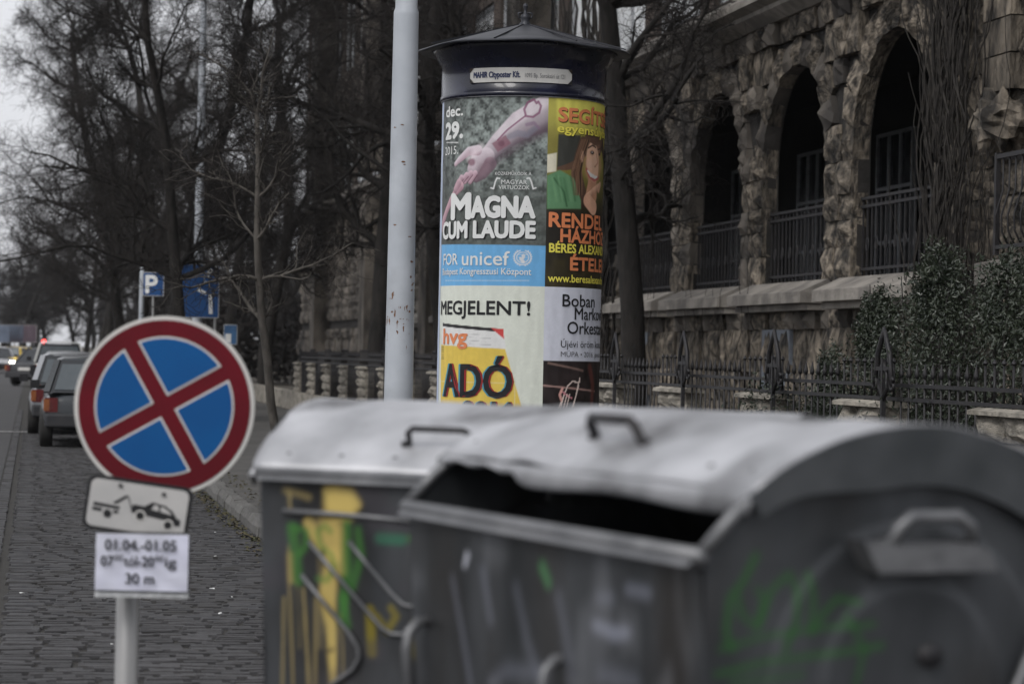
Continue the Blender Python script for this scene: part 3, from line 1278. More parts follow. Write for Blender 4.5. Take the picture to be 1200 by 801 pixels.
rowB = [(8.72, 34.8, T4, 1.0, 2.0, 'large dark bare tree directly right of the poster column'),
        (8.0, 47, T3, 1.0, .5, 'large bare tree behind the poster column'),
        (7.9, 56, T3, 1.0, 4.2, 'large bare tree seen just left of the grey lamp post'),
        (7.7, 82, T3, 1.05, 3.0, 'large bare tree in the garden, farthest left in front of the building'),
        (7.6, 97, T4, 1.2, 5.0, 'large bare tree just beyond the end of the stone building')]
for x, y_, T, sc, rz, lb in rowB:
    put_tree('large_bare_tree', T, x, y_, .1, rz, sc, lb, gB)
# far wood at the end of the street
TF = tree_meshes(51, height=9, trunk_r=.2, spread=4.2, first=1.5, density=.9, levels=3, wob=.16)
r_ = random.Random(4)
for i in range(60):
    yy = r_.uniform(175, 330)
    xx = r_.uniform(-26, 14)
    if -9 < xx < 0 and yy < 215:
        xx -= 12
    put_tree('distant_tree', TF, xx, yy, -.02, r_.uniform(0, 6), r_.uniform(.9, 1.35), 'bare tree in the hazy wood at the far end of the street', 'distant trees at the end of the street')

for i in range(34):
    yy = r_.uniform(100, 230)
    xx = 8 + (yy - 95) * .02 + r_.uniform(0, 16)
    put_tree('distant_tree', TF, xx, yy, .0, r_.uniform(0, 6), r_.uniform(.7, 1.0), 'bare tree in the park beyond the end of the stone building', 'distant trees in the park beyond the building')
n = 22000
P = np.stack([rng.uniform(7.2, 26, n), rng.uniform(100, 112, n), rng.uniform(.05, 1, n) ** .7 * 3.6], 1)
P[: n // 2, 0] = rng.uniform(6.9, 8.2, n // 2)
P[: n // 2, 1] = rng.uniform(96, 260, n // 2)
P[:, 2] *= .8 + .3 * np.sin(P[:, 0] * 1.3 + P[:, 1] * .4)
a = rng.normal(size=(n, 3))
a /= np.linalg.norm(a, axis=1)[:, None]
b = np.cross(a, rng.normal(size=(n, 3)))
b /= np.linalg.norm(b, axis=1)[:, None]
V = np.stack([P - a * .22, P + b * .07, P + a * .22, P - b * .07], 1).reshape(-1, 3)
tag(np_mesh('distant_hedge', V, np.arange(n * 4).reshape(n, 4), twig_m), 'tangled brown hedge beyond the end of the stone building', 'hedge', kind='stuff')
# ================================================================== EVERGREEN BUSH
def bush(name, label, cx, cy, z0, blobs, nleaf, size, seed, stems=14):
    r0 = empty(name, (cx, cy, z0), 0, label, 'bush')
    rg = np.random.default_rng(seed)
    V = []
    per = nleaf // len(blobs)
    for (bx, by, bz, rx, ry, rz) in blobs:
        d = rg.normal(size=(per, 3))
        d /= np.linalg.norm(d, axis=1)[:, None]
        rad = rg.uniform(.45, 1.08, per) ** .6
        # lobed surface
        lob = 1 + .22 * np.sin(d[:, 0] * 7 + bx * 3) * np.sin(d[:, 2] * 6 + by) + .12 * np.sin(d[:, 1] * 13)
        P = d * (rad * lob)[:, None] * (rx, ry, rz) + (bx, by, bz)
        P = P[P[:, 2] > .05]
        n = len(P)
        a = rg.normal(size=(n, 3)) + (0, 0, .35)
        a /= np.linalg.norm(a, axis=1)[:, None]
        b = np.cross(a, rg.normal(size=(n, 3)))
        b /= np.linalg.norm(b, axis=1)[:, None]
        nn = np.cross(a, b)
        s_ = size * rg.uniform(.6, 1.3, n)[:, None]
        V.append(np.stack([P - a * s_, P + b * s_ * .42 + nn * s_ * .12, P + a * s_, P - b * s_ * .42 + nn * s_ * .12], 1).reshape(-1, 3))
    V = np.concatenate(V)
    n = len(V) // 4
    Fq = np.arange(n * 4).reshape(n, 4)
    o_ = np_mesh('foliage', V, Fq, leaf_m, r0)
    o_['kind'] = 'stuff'
    mb_ = MB()
    rr = random.Random(seed)
    for i in range(stems):
        b = rr.choice(blobs)
        tx, ty, tz = b[0] + rr.uniform(-.5, .5) * b[3], b[1] + rr.uniform(-.5, .5) * b[4], b[2] + rr.uniform(.5, 1.25) * b[5]
        sx, sy = tx * .4 + rr.uniform(-.1, .1), ty * .6
        mb_.tube([(sx, sy, 0), (sx * .5 + tx * .5 + rr.uniform(-.1, .1), sy * .5 + ty * .5, tz * .5), (tx, ty, tz)], [.02, .014, .004], 5)
    mb_.build('stems', bark, r0)
    return r0


bush('evergreen_bush', 'big dark evergreen bush growing through the iron fence at right', 7.25, 18.9, .1,
     [(0, 0, 1.0, .75, 1.2, 1.0), (-.1, -1.6, 1.1, .8, 1.2, 1.0), (.1, 1.1, .9, .7, .9, .85), (.1, .5, 1.45, .5, .7, .7), (.1, -.7, 1.5, .5, .9, .75), (.1, 1.9, .7, .5, .7, .75), (.1, 2.5, .6, .5, .6, .7), (-.3, .8, .6, .6, 1.2, .6), (-.72, 1.75, .65, .42, .95, .62), (-.6, .6, .6, .4, .9, .55),
      (0, -2.8, 1.2, .7, 1.0, 1.0), (0, -1.5, .5, .8, 2.4, .6), (.0, 1.3, 1.75, .16, .25, .38), (.0, -.2, 2.1, .2, .3, .35), (.0, -1.8, 1.95, .25, .4, .4), (-.05, 2.4, 1.15, .12, .2, .45)], 74000, .021, 6, 50)

# ================================================================== ADVERTISING COLUMN
CR = .622
cx, cy = ground(.053, 18.6)
CH = math.atan2(CAM.y - cy, CAM.x - cx)     # direction column -> camera
col = empty('advertising_column', (cx, cy, .115), 0, 'round poster column with navy band and dark conical roof', 'advertising column')
Z0 = -.115


def colxyz(th, z, d=0.0):
    """th: angle from the side facing the camera, + = right as seen"""
    a = CH + th
    return ((CR + d) * math.cos(a), (CR + d) * math.sin(a), z + Z0)


def colpt(px, py):
    """photo position on the column -> (arc metres s, height z)"""
    xc = 608.6 - (py - 110) * .0205
    q = max(-.999, min(.999, (px - xc) / 95.0))
    th = math.asin(q)
    pyc = py - (px - 607) * .0200
    D = 18.6 - CR * math.cos(th)
    return CR * th, 1.6 + (414.6 - pyc) * D / F


def cfn(s_, z, d=0.0):
    return colxyz(s_ / CR, z, d)


mb = MB()
mb.lathe([(CR - .004, .0 + Z0), (CR - .004, 3.60 + Z0)], n=72)
mb.build('shaft', paper_side, col)
mb = MB()
mb.lathe([(CR, 0 + Z0), (CR + .06, .0 + Z0), (CR + .06, .28 + Z0), (CR + .01, .32 + Z0), (CR - .01, .32 + Z0)], n=64)
mb.build('base', navy, col)
mb = MB()
mb.lathe([(CR - .01, 3.522), (CR + .016, 3.522), (CR + .020, 3.535), (CR + .020, 3.552), (CR + .012, 3.556), (CR + .012, 3.80), (CR + .03, 3.81), (CR + .06, 3.87), (CR + .115, 3.925), (CR + .03, 3.93)], c=(0, 0, Z0), n=72)
mb.build('band', navy, col)
mb = MB()
mb.lathe([(CR - .01, 3.515), (CR + .012, 3.515), (CR + .012, 3.542 - .02), (CR - .01, 3.522)], c=(0, 0, Z0), n=72)
mb.build('trim_ring', zinc_lid, col)
# roof: shallow cone with rolled, slightly wavy brim
V, Fc = [], []
rings = [(.03, 4.135), (.10, 4.115), (.30, 4.06), (.55, 3.985), (.74, 3.935), (.815, 3.915), (.825, 3.905), (.815, 3.897), (.70, 3.915), (.60, 3.92)]
NN = 72
for ri, (r_, z_) in enumerate(rings):
    for j in range(NN):
        a = 2 * PI * j / NN
        wv = .010 * math.sin(3 * a + 1) + .006 * math.sin(7 * a) if 3 < ri < 9 else 0
        V.append((r_ * math.cos(a) * (1 + .012 * math.sin(2 * a)), r_ * math.sin(a) * (1 + .012 * math.sin(2 * a)), z_ + wv + Z0))
for i in range(len(rings) - 1):
    for j in range(NN):
        Fc.append((i * NN + j, (i + 1) * NN + j, (i + 1) * NN + (j + 1) % NN, i * NN + (j + 1) % NN))
Fc.append(tuple(range(NN)))
roof = np_mesh('roof', V, Fc, roofm, col, smooth=True)
mb = MB()
for j in range(8):
    a = 2 * PI * j / 8 + .3
    mb.bar((.06 * math.cos(a), .06 * math.sin(a), 4.128 + Z0), (.80 * math.cos(a), .80 * math.sin(a), 3.928 + Z0), .012, .010)
mb.build('roof_seam', roofm, roof)
mb = MB()
mb.lathe([(.0, 4.30), (.016, 4.29), (.02, 4.27), (.012, 4.25), (.014, 4.22), (.035, 4.205), (.04, 4.18), (.03, 4.16), (.045, 4.14), (.05, 4.12)], c=(0, 0, Z0), n=14)
for s_ in (-1, 1):
    mb.tube([(0, 0, 4.17 + Z0), (s_ * .05, 0, 4.19 + Z0), (s_ * .055, 0, 4.22 + Z0), (s_ * .02, 0, 4.225 + Z0)], .008, 5)
mb.build('finial', roofm, roof)

# address plate on the band
s0, z0 = colpt(549, 98)
s1, z1 = colpt(662, 80)
plate_z0, plate_z1 = 3.620, 3.728
mb = MB()
N = 20
c_ = .03
for i in range(N):
    a, b = s0 + (s1 - s0) * i / N, s0 + (s1 - s0) * (i + 1) / N
    for d_ in (.014,):
        mb.add([cfn(a, plate_z0, d_), cfn(b, plate_z0, d_), cfn(b, plate_z1, d_), cfn(a, plate_z1, d_), cfn(a, plate_z0, d_ + .006), cfn(b, plate_z0, d_ + .006), cfn(b, plate_z1, d_ + .006), cfn(a, plate_z1, d_ + .006)],
               [(4, 5, 6, 7), (0, 1, 5, 4), (2, 3, 7, 6)] + ([(0, 4, 7, 3)] if i == 0 else []) + ([(1, 2, 6, 5)] if i == N - 1 else []))
plate = mb.build('address_plate', sign_white, col)
text_on('MAHIR Cityposter Kft.', cfn, s0 + .035, 3.655, .36, .042, print_n, plate, bold=.03, d=.0225)
text_on('1095 Bp. Soroksári út 121', cfn, s0 + .43, 3.655, .30, .032, print_g, plate, bold=0, d=.0225)
mb = MB()
for sx in (s0, s1):
    for zz in (plate_z0, plate_z1):
        sg = 1 if sx == s0 else -1
        zg = 1 if zz == plate_z0 else -1
        mb.add([cfn(sx, zz, .0235), cfn(sx + sg * .035, zz, .0235), cfn(sx, zz + zg * .035, .0235)], [(0, 1, 2)])
mb.build('corner_clip', iron_old, plate)


# posters
def poster(name, th0, th1, z0, z1, nu, nv, painter, d=.002, label=None):
    """painter(canvas) works in flattened photo pixels"""
    th = np.linspace(th0, th1, nu)
    zz = np.linspace(z0, z1, nv)
    TH, ZZ = np.meshgrid(th, zz, indexing='ij')
    a = CH + TH.ravel()
    z_ = ZZ.ravel()
    sag = .0012 * np.sin(TH.ravel() * 40 + z_ * 9) * np.sin(z_ * 14)
    rr = CR + d + sag
    V = np.stack([rr * np.cos(a), rr * np.sin(a), z_ + Z0], 1)
    o_ = np_mesh(name, V, grid_faces(nu, nv), paper, col, smooth=True)
    P = np.stack([TH.ravel() * CR, z_], 1)
    cv = Canvas(np.stack([P[:, 0] * 152.5, -P[:, 1] * 152.5], 1))
    cv.c[:, 3] = 1
    painter(cv)
    # faint vertical wrinkles and paste stains in the print
    nz = .95 + .08 * vnoise(np.stack([P[:, 0] * 40, P[:, 1] * 5], 1), 1, 3)
    g_ = cv.c[:, :3].mean(1, keepdims=True)
    cv.c[:, :3] = g_ * .13 + cv.c[:, :3] * .87
    cv.c[:, :3] *= np.minimum(1.3, .76 / np.maximum(cv.c[:, :3].max(1, keepdims=True), 1e-4))
    cv.c[:, :3] *= nz[:, None] * (.97 + .06 * vnoise(P, 90, 9) * vnoise(P, 30, 4) * 2)[:, None]
    cv.c[:, 3] = 1
    set_paint(o_.data, cv.c, 'print')
    if label:
        o_['label'] = label
    return o_


def PX(px, py):
    s_, z_ = colpt(px, py)
    return (s_ * 152.5, -z_ * 152.5)


def L3(pts):
    return [PX(a, b) for a, b in pts]


Z_top = 3.522
Zm = 1.6 + (414.6 - 335 - 0) * 18.0 / F      # lower edge of the upper posters
Zb = .32
A0, A1 = R(-76), R(17.2)
B0_, B1_ = R(17.2), R(109)


def paint_hands(cv):
    P = cv.P
    n = vnoise(P, .16, 1) * .6 + vnoise(P, .45, 2) * .4
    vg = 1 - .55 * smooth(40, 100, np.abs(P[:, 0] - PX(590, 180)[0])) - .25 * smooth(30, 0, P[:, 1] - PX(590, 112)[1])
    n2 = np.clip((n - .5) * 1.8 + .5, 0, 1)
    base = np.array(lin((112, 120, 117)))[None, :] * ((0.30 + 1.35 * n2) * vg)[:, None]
    cv.over(base, np.ones(len(P)))
    yn = np.array([PX(600, 250)[1], PX(600, 180)[1]])
    cv.over(np.array(lin((66, 70, 66))), smooth(yn[1], yn[0], P[:, 1]) * .75)
    # upper arm
    skin, dark = (208, 196, 204), (92, 76, 88)
    cv.stroke(L3([(640, 130), (606, 146), (580, 168), (566, 183)]), [21, 16.5, 11.5, 9], skin, 1, 1.2, rgb2=dark)
    cv.stroke(L3([(566, 183), (557, 190), (552, 198)]), [10, 12, 10], skin, 1, 1, rgb2=(118, 92, 104))
    cv.stroke(L3([(556, 176), (546, 177), (538, 184), (530, 192)]), [6, 5, 4, 2.8], skin, 1, .8, rgb2=(150, 115, 130))
    cv.stroke(L3([(570, 192), (562, 204), (554, 210)]), [8, 6, 4], (150, 122, 134), 1, 1, rgb2=(80, 62, 72))
    for (p_, r_, c_, al) in (([(636, 118), (604, 138), (576, 160)], [4, 4, 2.5], (232, 222, 228), .5), ([(638, 150), (606, 166), (574, 190)], [6, 5, 4], (84, 66, 78), .7),
                             ([(560, 172), (551, 180), (546, 186)], [2.5, 3, 2], (232, 218, 224), .6), ([(566, 190), (560, 198), (556, 206)], [2, 3, 3], (100, 74, 86), .7)):
        cv.stroke(L3(p_), r_, c_, al, 5)
    # fingers of the hands
    cv.ellipse(PX(549, 190), (5, 4.2), (120, 75, 92), .8, .4)
    for k, (a, b) in enumerate([((553, 203), (547, 213)), ((548, 203), (541, 213)), ((543, 205), (536, 214)), ((537, 208), (532, 217))]):
        cv.stroke(L3([a, b]), [3.4, 2.8], (205, 175, 188), 1, .7, rgb2=(130, 92, 105))
        cv.stroke(L3([(a[0] + 2.4, a[1] + 2), (b[0] + 2.8, b[1] + 1)]), .6, (85, 50, 65), .8, .5)
    cv.stroke(L3([(536, 218), (528, 228), (519, 248), (513, 268)]), [5.5, 4, 4.2, 4.6], (200, 160, 172), 1, .8, rgb2=(130, 92, 105))
    cv.stroke(L3([(534, 214), (530, 222)]), [4.5, 4], (196, 160, 172), 1, .7, rgb2=(120, 85, 98))
    # tattoos: key with heart, rose
    ink = (128, 72, 105)
    heart = [(611, 136), (609, 128), (613, 120), (620, 116.5), (623, 121), (625, 119), (628, 124), (626, 132), (619, 137), (611, 136)]
    cv.stroke(L3(heart), 1.3, ink, .85, .5)
    cv.stroke(L3([(610, 136), (590, 152), (579, 164)]), 1.0, ink, .85, .5)
    cv.poly(L3([(572, 168), (588, 158), (594, 168), (579, 178)]), (125, 70, 88), .75, 1.2)
    cv.ellipse(PX(583, 168), (4, 3.5), (95, 50, 70), .6, .4)
    cv.stroke(L3([(592, 160), (602, 156), (612, 158), (622, 150)]), [3, 4, 3.5, 3], (112, 112, 128), .6, 1.6)
    cv.stroke(L3([(612, 146), (620, 144), (626, 150)]), [2, 2, 1.5], (120, 90, 120), .6, 1)
    # year rule
    cv.stroke(L3([(519, 167), (533, 167)]), .45, (225, 225, 225), .9, .4)
    # scroll ornaments
    for sg, x_ in ((1, 576), (-1, 617)):
        cv.stroke(L3([(x_ - 5 * sg, 220), (x_ - 2 * sg, 221), (x_, 213), (x_ + 2 * sg, 208.5), (x_ + 5 * sg, 209)]), .8, (225, 225, 225), .9, .4)
    # blue band
    cv.poly(L3([(505, 287), (560, 286.5), (637, 288), (637, 345), (505, 345)]), (84, 156, 206), 1, .5)
    ec = PX(607, 301.5)
    for rr, wd in ((8.2, .55), (6.0, .5)):
        ang = np.linspace(-PI * .9 + PI / 2 + PI, PI * .9 + PI / 2 + PI, 20) if rr > 7 else np.linspace(0, 2 * PI, 20)
        cv.stroke([(ec[0] + rr * 1.15 * math.cos(a), ec[1] - rr * math.sin(a)) for a in ang], wd, (235, 240, 245), .95, .4)
    for k in range(9):      # laurel leaves
        for sg in (-1, 1):
            a = -PI / 2 + sg * (.25 + k * .27)
            p = (ec[0] + 9.6 * math.cos(a), ec[1] - 8.8 * math.sin(a))
            cv.stroke([p, (p[0] + 1.2 * math.cos(a + sg * .9), p[1] - 1.2 * math.sin(a + sg * .9))], .6, (235, 240, 245), .9, .4)
    for k in (-3, 0, 3):
        cv.stroke([(ec[0] - 6, ec[1] + k), (ec[0] + 6, ec[1] + k)], .25, (225, 235, 245), .7, .3)
    cv.ellipse((ec[0] + .8, ec[1] - 2), (2, 2), (240, 242, 246), 1, .3)
    cv.stroke([(ec[0] + 1, ec[1]), (ec[0] - 1.5, ec[1] + 2.5), (ec[0] + 1, ec[1] + 5)], [1.4, 1.5, 1.8], (240, 242, 246), 1, .4)
    cv.ellipse((ec[0] - 2.6, ec[1] + .8), (1.3, 1.3), (240, 242, 246), 1, .3)
    # line of small print as hairline dashes
    for k in range(34):
        xx = 518 + k * 2.85
        cv.stroke(L3([(xx, 328.5), (xx + 1.9, 328.5)]), .45, (200, 220, 235), .7, .4)
    # column edge torn strip at top
    cv.stroke(L3([(512, 114), (560, 107.5), (633, 110)]), .8, (200, 200, 195), .6, .6)


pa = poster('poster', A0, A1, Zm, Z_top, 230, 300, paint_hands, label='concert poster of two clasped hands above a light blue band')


def ctext(s, par, m, px0, base, cap, px1=None, w_=None, bold=.02, d=.0055, spacing=1.0, dz=0):
    """lettering placed on the column: left end px0, baseline y, cap height px"""
    sa, zb = colpt(px0, base)
    if px1 is not None:
        sb, _ = colpt(px1, base)
        w_ = sb - sa
    return text_on(s, cfn, sa, zb + dz, w_, cap / 157.0, m, par, bold=bold, d=d, spacing=spacing)


ctext('dec.', pa, print_w, 519.5, 137.5, 12, 539, bold=.03)
ctext('29.', pa, print_w, 519, 163, 18, 538.5, bold=.05)
ctext('2015.', pa, print_w, 518, 182, 9.5, 533.5, bold=0)
ctext('KÖZREMŰKÖDIK A', pa, print_w, 576, 205, 3.6, 617, bold=0)
ctext('MAGYAR', pa, print_w, 583, 215.5, 5, 612, bold=.0)
ctext('VIRTUÓZOK', pa, print_w, 580, 221.5, 4.6, 615, bold=0)
for k, (d_, m_, dx, dy) in enumerate(((.0045, print_k, .9, 1.2), (.0065, print_w, 0, 0))):
    ctext('M', pa, m_, 526 + dx, 256 + dy, 28, 547 + dx, bold=.05, d=d_)
    ctext('AGNA', pa, m_, 549 + dx, 254 + dy, 23, 620 + dx, bold=.05, d=d_)
    ctext('CUM LAUDE', pa, m_, 515.5 + dx, 279.5 + dy, 18.5, 620.5 + dx, bold=.045, d=d_)
ctext('FOR', pa, print_w, 516, 310.5, 13, 533, bold=.01)
ctext('unicef', pa, print_w, 538, 310.5, 16, 592, bold=.01)
ctext('Budapest Kongresszusi Központ', pa, print_w, 515, 322, 7.5, 616.5, bold=.01)


def paint_magazine(cv):
    P = cv.P
    cv.over(np.array(lin((226, 231, 218))), np.ones(len(P)))
    cv.poly(L3([(514.5, 379), (585, 386), (588, 409), (513, 405)]), (238, 238, 236), 1, .5)
    cv.poly(L3([(514.5, 378), (585, 385), (585, 389), (514.5, 382)]), (28, 26, 28), 1, .5)
    cv.poly(L3([(571, 384), (585, 385.2), (586, 397)]), (190, 50, 45), 1, .4)
    cv.poly(L3([(512.5, 403.5), (587, 408.5), (608, 485), (640, 640), (511, 640)]), (238, 204, 62), 1, .5)
    for k in range(4):
        cv.stroke(L3([(546, 391 + k * 3.8), (566 + 5 * (k % 2), 392.5 + k * 3.8)]), .45, (120, 120, 120), .7, .4)
    for k in range(8):
        cv.stroke(L3([(513, 406 + k * 2), (516, 406 + k * 2)]), .5, (30, 30, 30), .8, .3)
    # sheet joints
    cv.stroke(L3([(511, 446), (630, 449)]), .35, (180, 186, 172), .8, .5)
    cv.stroke(L3([(600, 340), (596, 560)]), .35, (190, 196, 182), .6, .5)
    cv.stroke(L3([(552, 338), (548, 380)]), .3, (190, 196, 182), .6, .5)


pc = poster('poster', A0, A1, Zb, Zm, 170, 260, paint_magazine, label='pale poster with a yellow magazine cover in large black letters')
ctext('MEGJELENT!', pc, print_k, 513, 368, 15.5, 615, bold=.02)
ctext('hvg', pc, print_o, 516, 402, 17, 543.5, bold=.03)
for dx, m_, d_ in ((-1.6, print_c, .0045), (1.6, print_r, .0055), (0, print_k, .0065)):
    ctext('ADÓ', pc, m_, 516.5 + dx, 463, 37, 594 + dx, bold=.02, d=d_)
    ctext('2016', pc, m_, 540 + dx, 497, 27, 596 + dx, bold=.03, d=d_)


def paint_woman(cv):
    P = cv.P
    y0 = PX(660, 112)[1]
    t = (P[:, 1] - y0)
    top = np.array(lin((205, 198, 72)))
    cv.over(top, np.ones(len(P)))
    cv.over(np.array(lin((120, 112, 40))), smooth(18, 55, t) * .9)
    cv.over(np.array(lin((34, 30, 24))), smooth(60, 140, t))
    cv.over(np.array(lin((60, 52, 26))), smooth(165, 200, t) * vnoise(P, .12, 5))

    def q(pts):
        return L3([(625 + a / 6.165, 105 + b / 6.165) for a, b in pts])
    cv.poly(q([(60, 40), (130, 40), (130, 460), (60, 460)]), (120, 112, 44), .5, 3)
    cv.poly(q([(140, 320), (300, 330), (290, 580), (130, 560)]), (48, 50, 52), .95, 1)
    cv.poly(q([(55, 470), (130, 455), (125, 590), (55, 600)]), (206, 200, 178), .95, 1)
    hair, hair2 = (92, 66, 50), (50, 34, 28)
    cv.stroke(q([(330, 420), (380, 380), (440, 400)]), [10, 12, 10], hair, 1, 1, rgb2=hair2)
    cv.stroke(q([(320, 380), (290, 480), (270, 580), (280, 680), (310, 790)]), [7, 7, 8, 10, 10], hair, 1, 1, rgb2=hair2)
    cv.stroke(q([(270, 540), (200, 560), (140, 570)]), [5, 3.5, 2], hair, 1, .8)
    cv.stroke(q([(460, 400), (485, 520), (490, 700)]), [7, 7, 6], hair2, 1, 1)
    cv.poly(q([(60, 620), (150, 580), (250, 640), (300, 801), (300, 860), (60, 860)]), (86, 132, 92), 1, 1.2)
    cv.stroke(q([(110, 640), (180, 740), (200, 840)]), 1.2, (38, 80, 48), .8, 1)
    cv.stroke(q([(390, 640), (380, 760)]), [9, 12], (172, 122, 92), 1, 1)
    fc = q([(392, 520)])[0]
    cv.ellipse(fc, (14.5, 23), (222, 178, 146), 1, .1, -.12)
    cv.ellipse((fc[0] - 7, fc[1] + 2), (7, 17), (196, 148, 116), .5, .5)
    cv.ellipse(q([(310, 480)])[0], (3, 7), (215, 165, 135), 1, .2)
    cv.stroke(q([(350, 330), (400, 370), (450, 380)]), [5, 5.5, 5], hair, 1, 1)
    cv.stroke(q([(430, 440), (440, 560), (425, 640)]), [5, 6, 4], (184, 132, 102), .55, 5)
    cv.stroke(q([(335, 500), (345, 600), (380, 665)]), [3, 4, 4], (166, 116, 88), .6, 4)
    cv.ellipse(q([(365, 540)])[0], (6, 5), (238, 192, 164), .7, .7)
    cv.stroke(q([(355, 420), (385, 402), (410, 418)]), 1.1, (58, 38, 30), .95, .6)
    cv.ellipse(q([(383, 455)])[0], (5.2, 3.4), (150, 104, 82), .7, .5)
    cv.ellipse(q([(384, 455)])[0], (4.0, 1.9), (42, 30, 28), 1, .3)
    cv.ellipse(q([(382, 452)])[0], (1, .7), (230, 225, 220), .9, .3)
    cv.stroke(q([(425, 432), (450, 425)]), 1.0, (58, 38, 30), .9, .6)
    cv.ellipse(q([(438, 468)])[0], (3.4, 1.8), (42, 30, 28), 1, .3)
    cv.stroke(q([(414, 465), (424, 530), (406, 553)]), [1, 1.3, 1.5], (168, 116, 90), .8, .9)
    cv.ellipse(q([(405, 556)])[0], (1.4, .9), (110, 66, 54), .8, .4)
    cv.stroke(q([(340, 572), (365, 618), (398, 645), (428, 636)]), [1.4, 3.2, 3.4, 1.6], (158, 74, 70), .95, .6)
    cv.stroke(q([(350, 585), (374, 616), (404, 633), (420, 630)]), [1, 2.2, 1.9, .8], (240, 236, 230), 1, .5)
    rr_ = random.Random(2)
    for k in range(26):
        x0_ = 300 + rr_.uniform(-30, 40)
        cv.stroke(q([(x0_ + 30, 360), (x0_ - 8, 470), (x0_ - 40 + rr_.uniform(-15, 15), 600), (x0_ - 30, 760)]), .5, rr_.choice([(140, 104, 78), (34, 24, 20), (112, 80, 58)]), .55, .6)
    for k in range(10):
        x0_ = rr_.uniform(90, 240)
        cv.stroke(q([(x0_, 620 + rr_.uniform(0, 30)), (x0_ + 30, 800)]), 1.4, rr_.choice([(52, 96, 60), (110, 158, 112)]), .4, 1.6)
    for k in range(4):
        cv.stroke(q([(345 + k * 26, 770 - k * 18), (400 + k * 14, 720 - k * 12), (430, 700 + k * 10)]), [3.4, 3.2, 3], (214, 168, 136), 1, .6, rgb2=(160, 110, 84))
    cv.stroke(q([(350, 801), (390, 850)]), [8, 9], (200, 150, 120), 1, .8)


pb = poster('poster', B0_, B1_, Zm, Z_top, 190, 280, paint_woman, label='yellow and brown poster of a smiling woman in a green top')
for m_, d_, dx in ((print_k, .0045, .9), (print_o, .0065, 0)):
    ctext('SEGÍTSÉG', pb, m_, 648 + dx, 141.5 + dx, 15.5, w_=.78, bold=.035, d=d_)
    ctext('RENDEL', pb, m_, 637 + dx, 265 + dx, 16, w_=.62, bold=.035, d=d_)
    ctext('HÁZHOZ', pb, m_, 650 + dx, 283 + dx, 14.5, w_=.60, bold=.035, d=d_)
    ctext('ÉTELEK', pb, m_, 661 + dx, 316 + dx, 14.5, w_=.58, bold=.035, d=d_)
for m_, d_, dx in ((print_k, .0045, .7), (print_y, .0065, 0)):
    ctext('egyensúlyba', pb, m_, 646.5 + dx, 154.5 + dx, 9.5, w_=.66, bold=.03, d=d_)
ctext('BÉRES ALEXANDRA', pb, print_y, 637, 295, 10, w_=.80, bold=.03)
ctext('www.beresalexandra.hu', pb, print_y, 635.5, 329.5, 8.5, w_=.80, bold=.02)


def paint_orchestra(cv):
    P = cv.P
    cv.over(np.array(lin((206, 209, 222))), np.ones(len(P)))
    yb = PX(650, 422)[1]
    m_ = smooth(yb - .4, yb + .4, P[:, 1])
    n = vnoise(P, .1, 8)
    cv.over(np.array(lin((38, 30, 30)))[None, :] * (.5 + n)[:, None], m_)
    cv.stroke(L3([(636, 425), (676, 434)]), 1.0, (150, 120, 110), .6, 1)
    cv.stroke(L3([(628, 451), (690, 458)]), .8, (190, 150, 140), .7, .6)
    cv.stroke(L3([(628, 476), (660, 478)]), .6, (120, 130, 140), .6, .6)
    cv.stroke(L3([(684, 430), (688, 450), (686, 480)]), [4, 5, 4], (92, 46, 40), .8, 2)
    # trumpet
    br = (225, 205, 195)
    cv.stroke(L3([(647, 480), (658, 452), (664, 446), (670, 448), (671, 452), (662, 482)]), .75, br, 1, .35)
    cv.stroke(L3([(671, 446), (664, 480)]), .6, br, 1, .35)
    cv.stroke(L3([(672, 443), (672, 447)]), .9, br, 1, .35)
    for k in range(3):
        cv.stroke(L3([(650 + k * 4, 458 + k * 3), (655 + k * 4, 460 + k * 3)]), .8, (190, 120, 130), 1, .4)
        cv.stroke(L3([(654 + k * 3.2, 462), (650 + k * 3.2, 478)]), .7, br, .9, .35)
    cv.stroke(L3([(652, 455), (649, 462), (651, 468)]), 1.6, (205, 150, 140), .9, .5)
    cv.stroke(L3([(647, 480), (640, 500), (628, 520)]), [1, 3, 9], (190, 160, 130), 1, .6)


pd = poster('poster', B0_, B1_, Zb, Zm, 150, 220, paint_orchestra, label='white poster with black lettering above a dark photo of a trumpet')
ctext('Boban', pd, print_k, 652, 358.5, 14, w_=.37, bold=.01)
ctext('Marković', pd, print_k, 666, 374, 14, w_=.52, bold=.01)
ctext('Orkestar', pd, print_k, 657.5, 390.5, 14, w_=.53, bold=.01)
ctext('Újévi öröm koncert', pd, print_k, 650, 406.5, 8, w_=.66, bold=0)
ctext('MÜPA • 2016. január 1.', pd, print_g, 650, 417.5, 6, w_=.62, bold=0)
for (a0, a1, z0_, z1_, lb, tn) in ((R(-176), R(-76.6), .32, Z_top, 'pale blue empty poster wrapped round the shaded side', (170, 182, 205)), (R(109.6), R(183.2), .32, Z_top, 'plain pale poster round the back', (190, 190, 186))):
    poster('poster', a0, a1, z0_, z1_, 60, 60, lambda cv, tn=tn: cv.over(np.array(lin(tn))[None, :] * (.75 + .4 * vnoise(cv.P, .03, 4))[:, None], np.ones(len(cv.P))), label=lb)

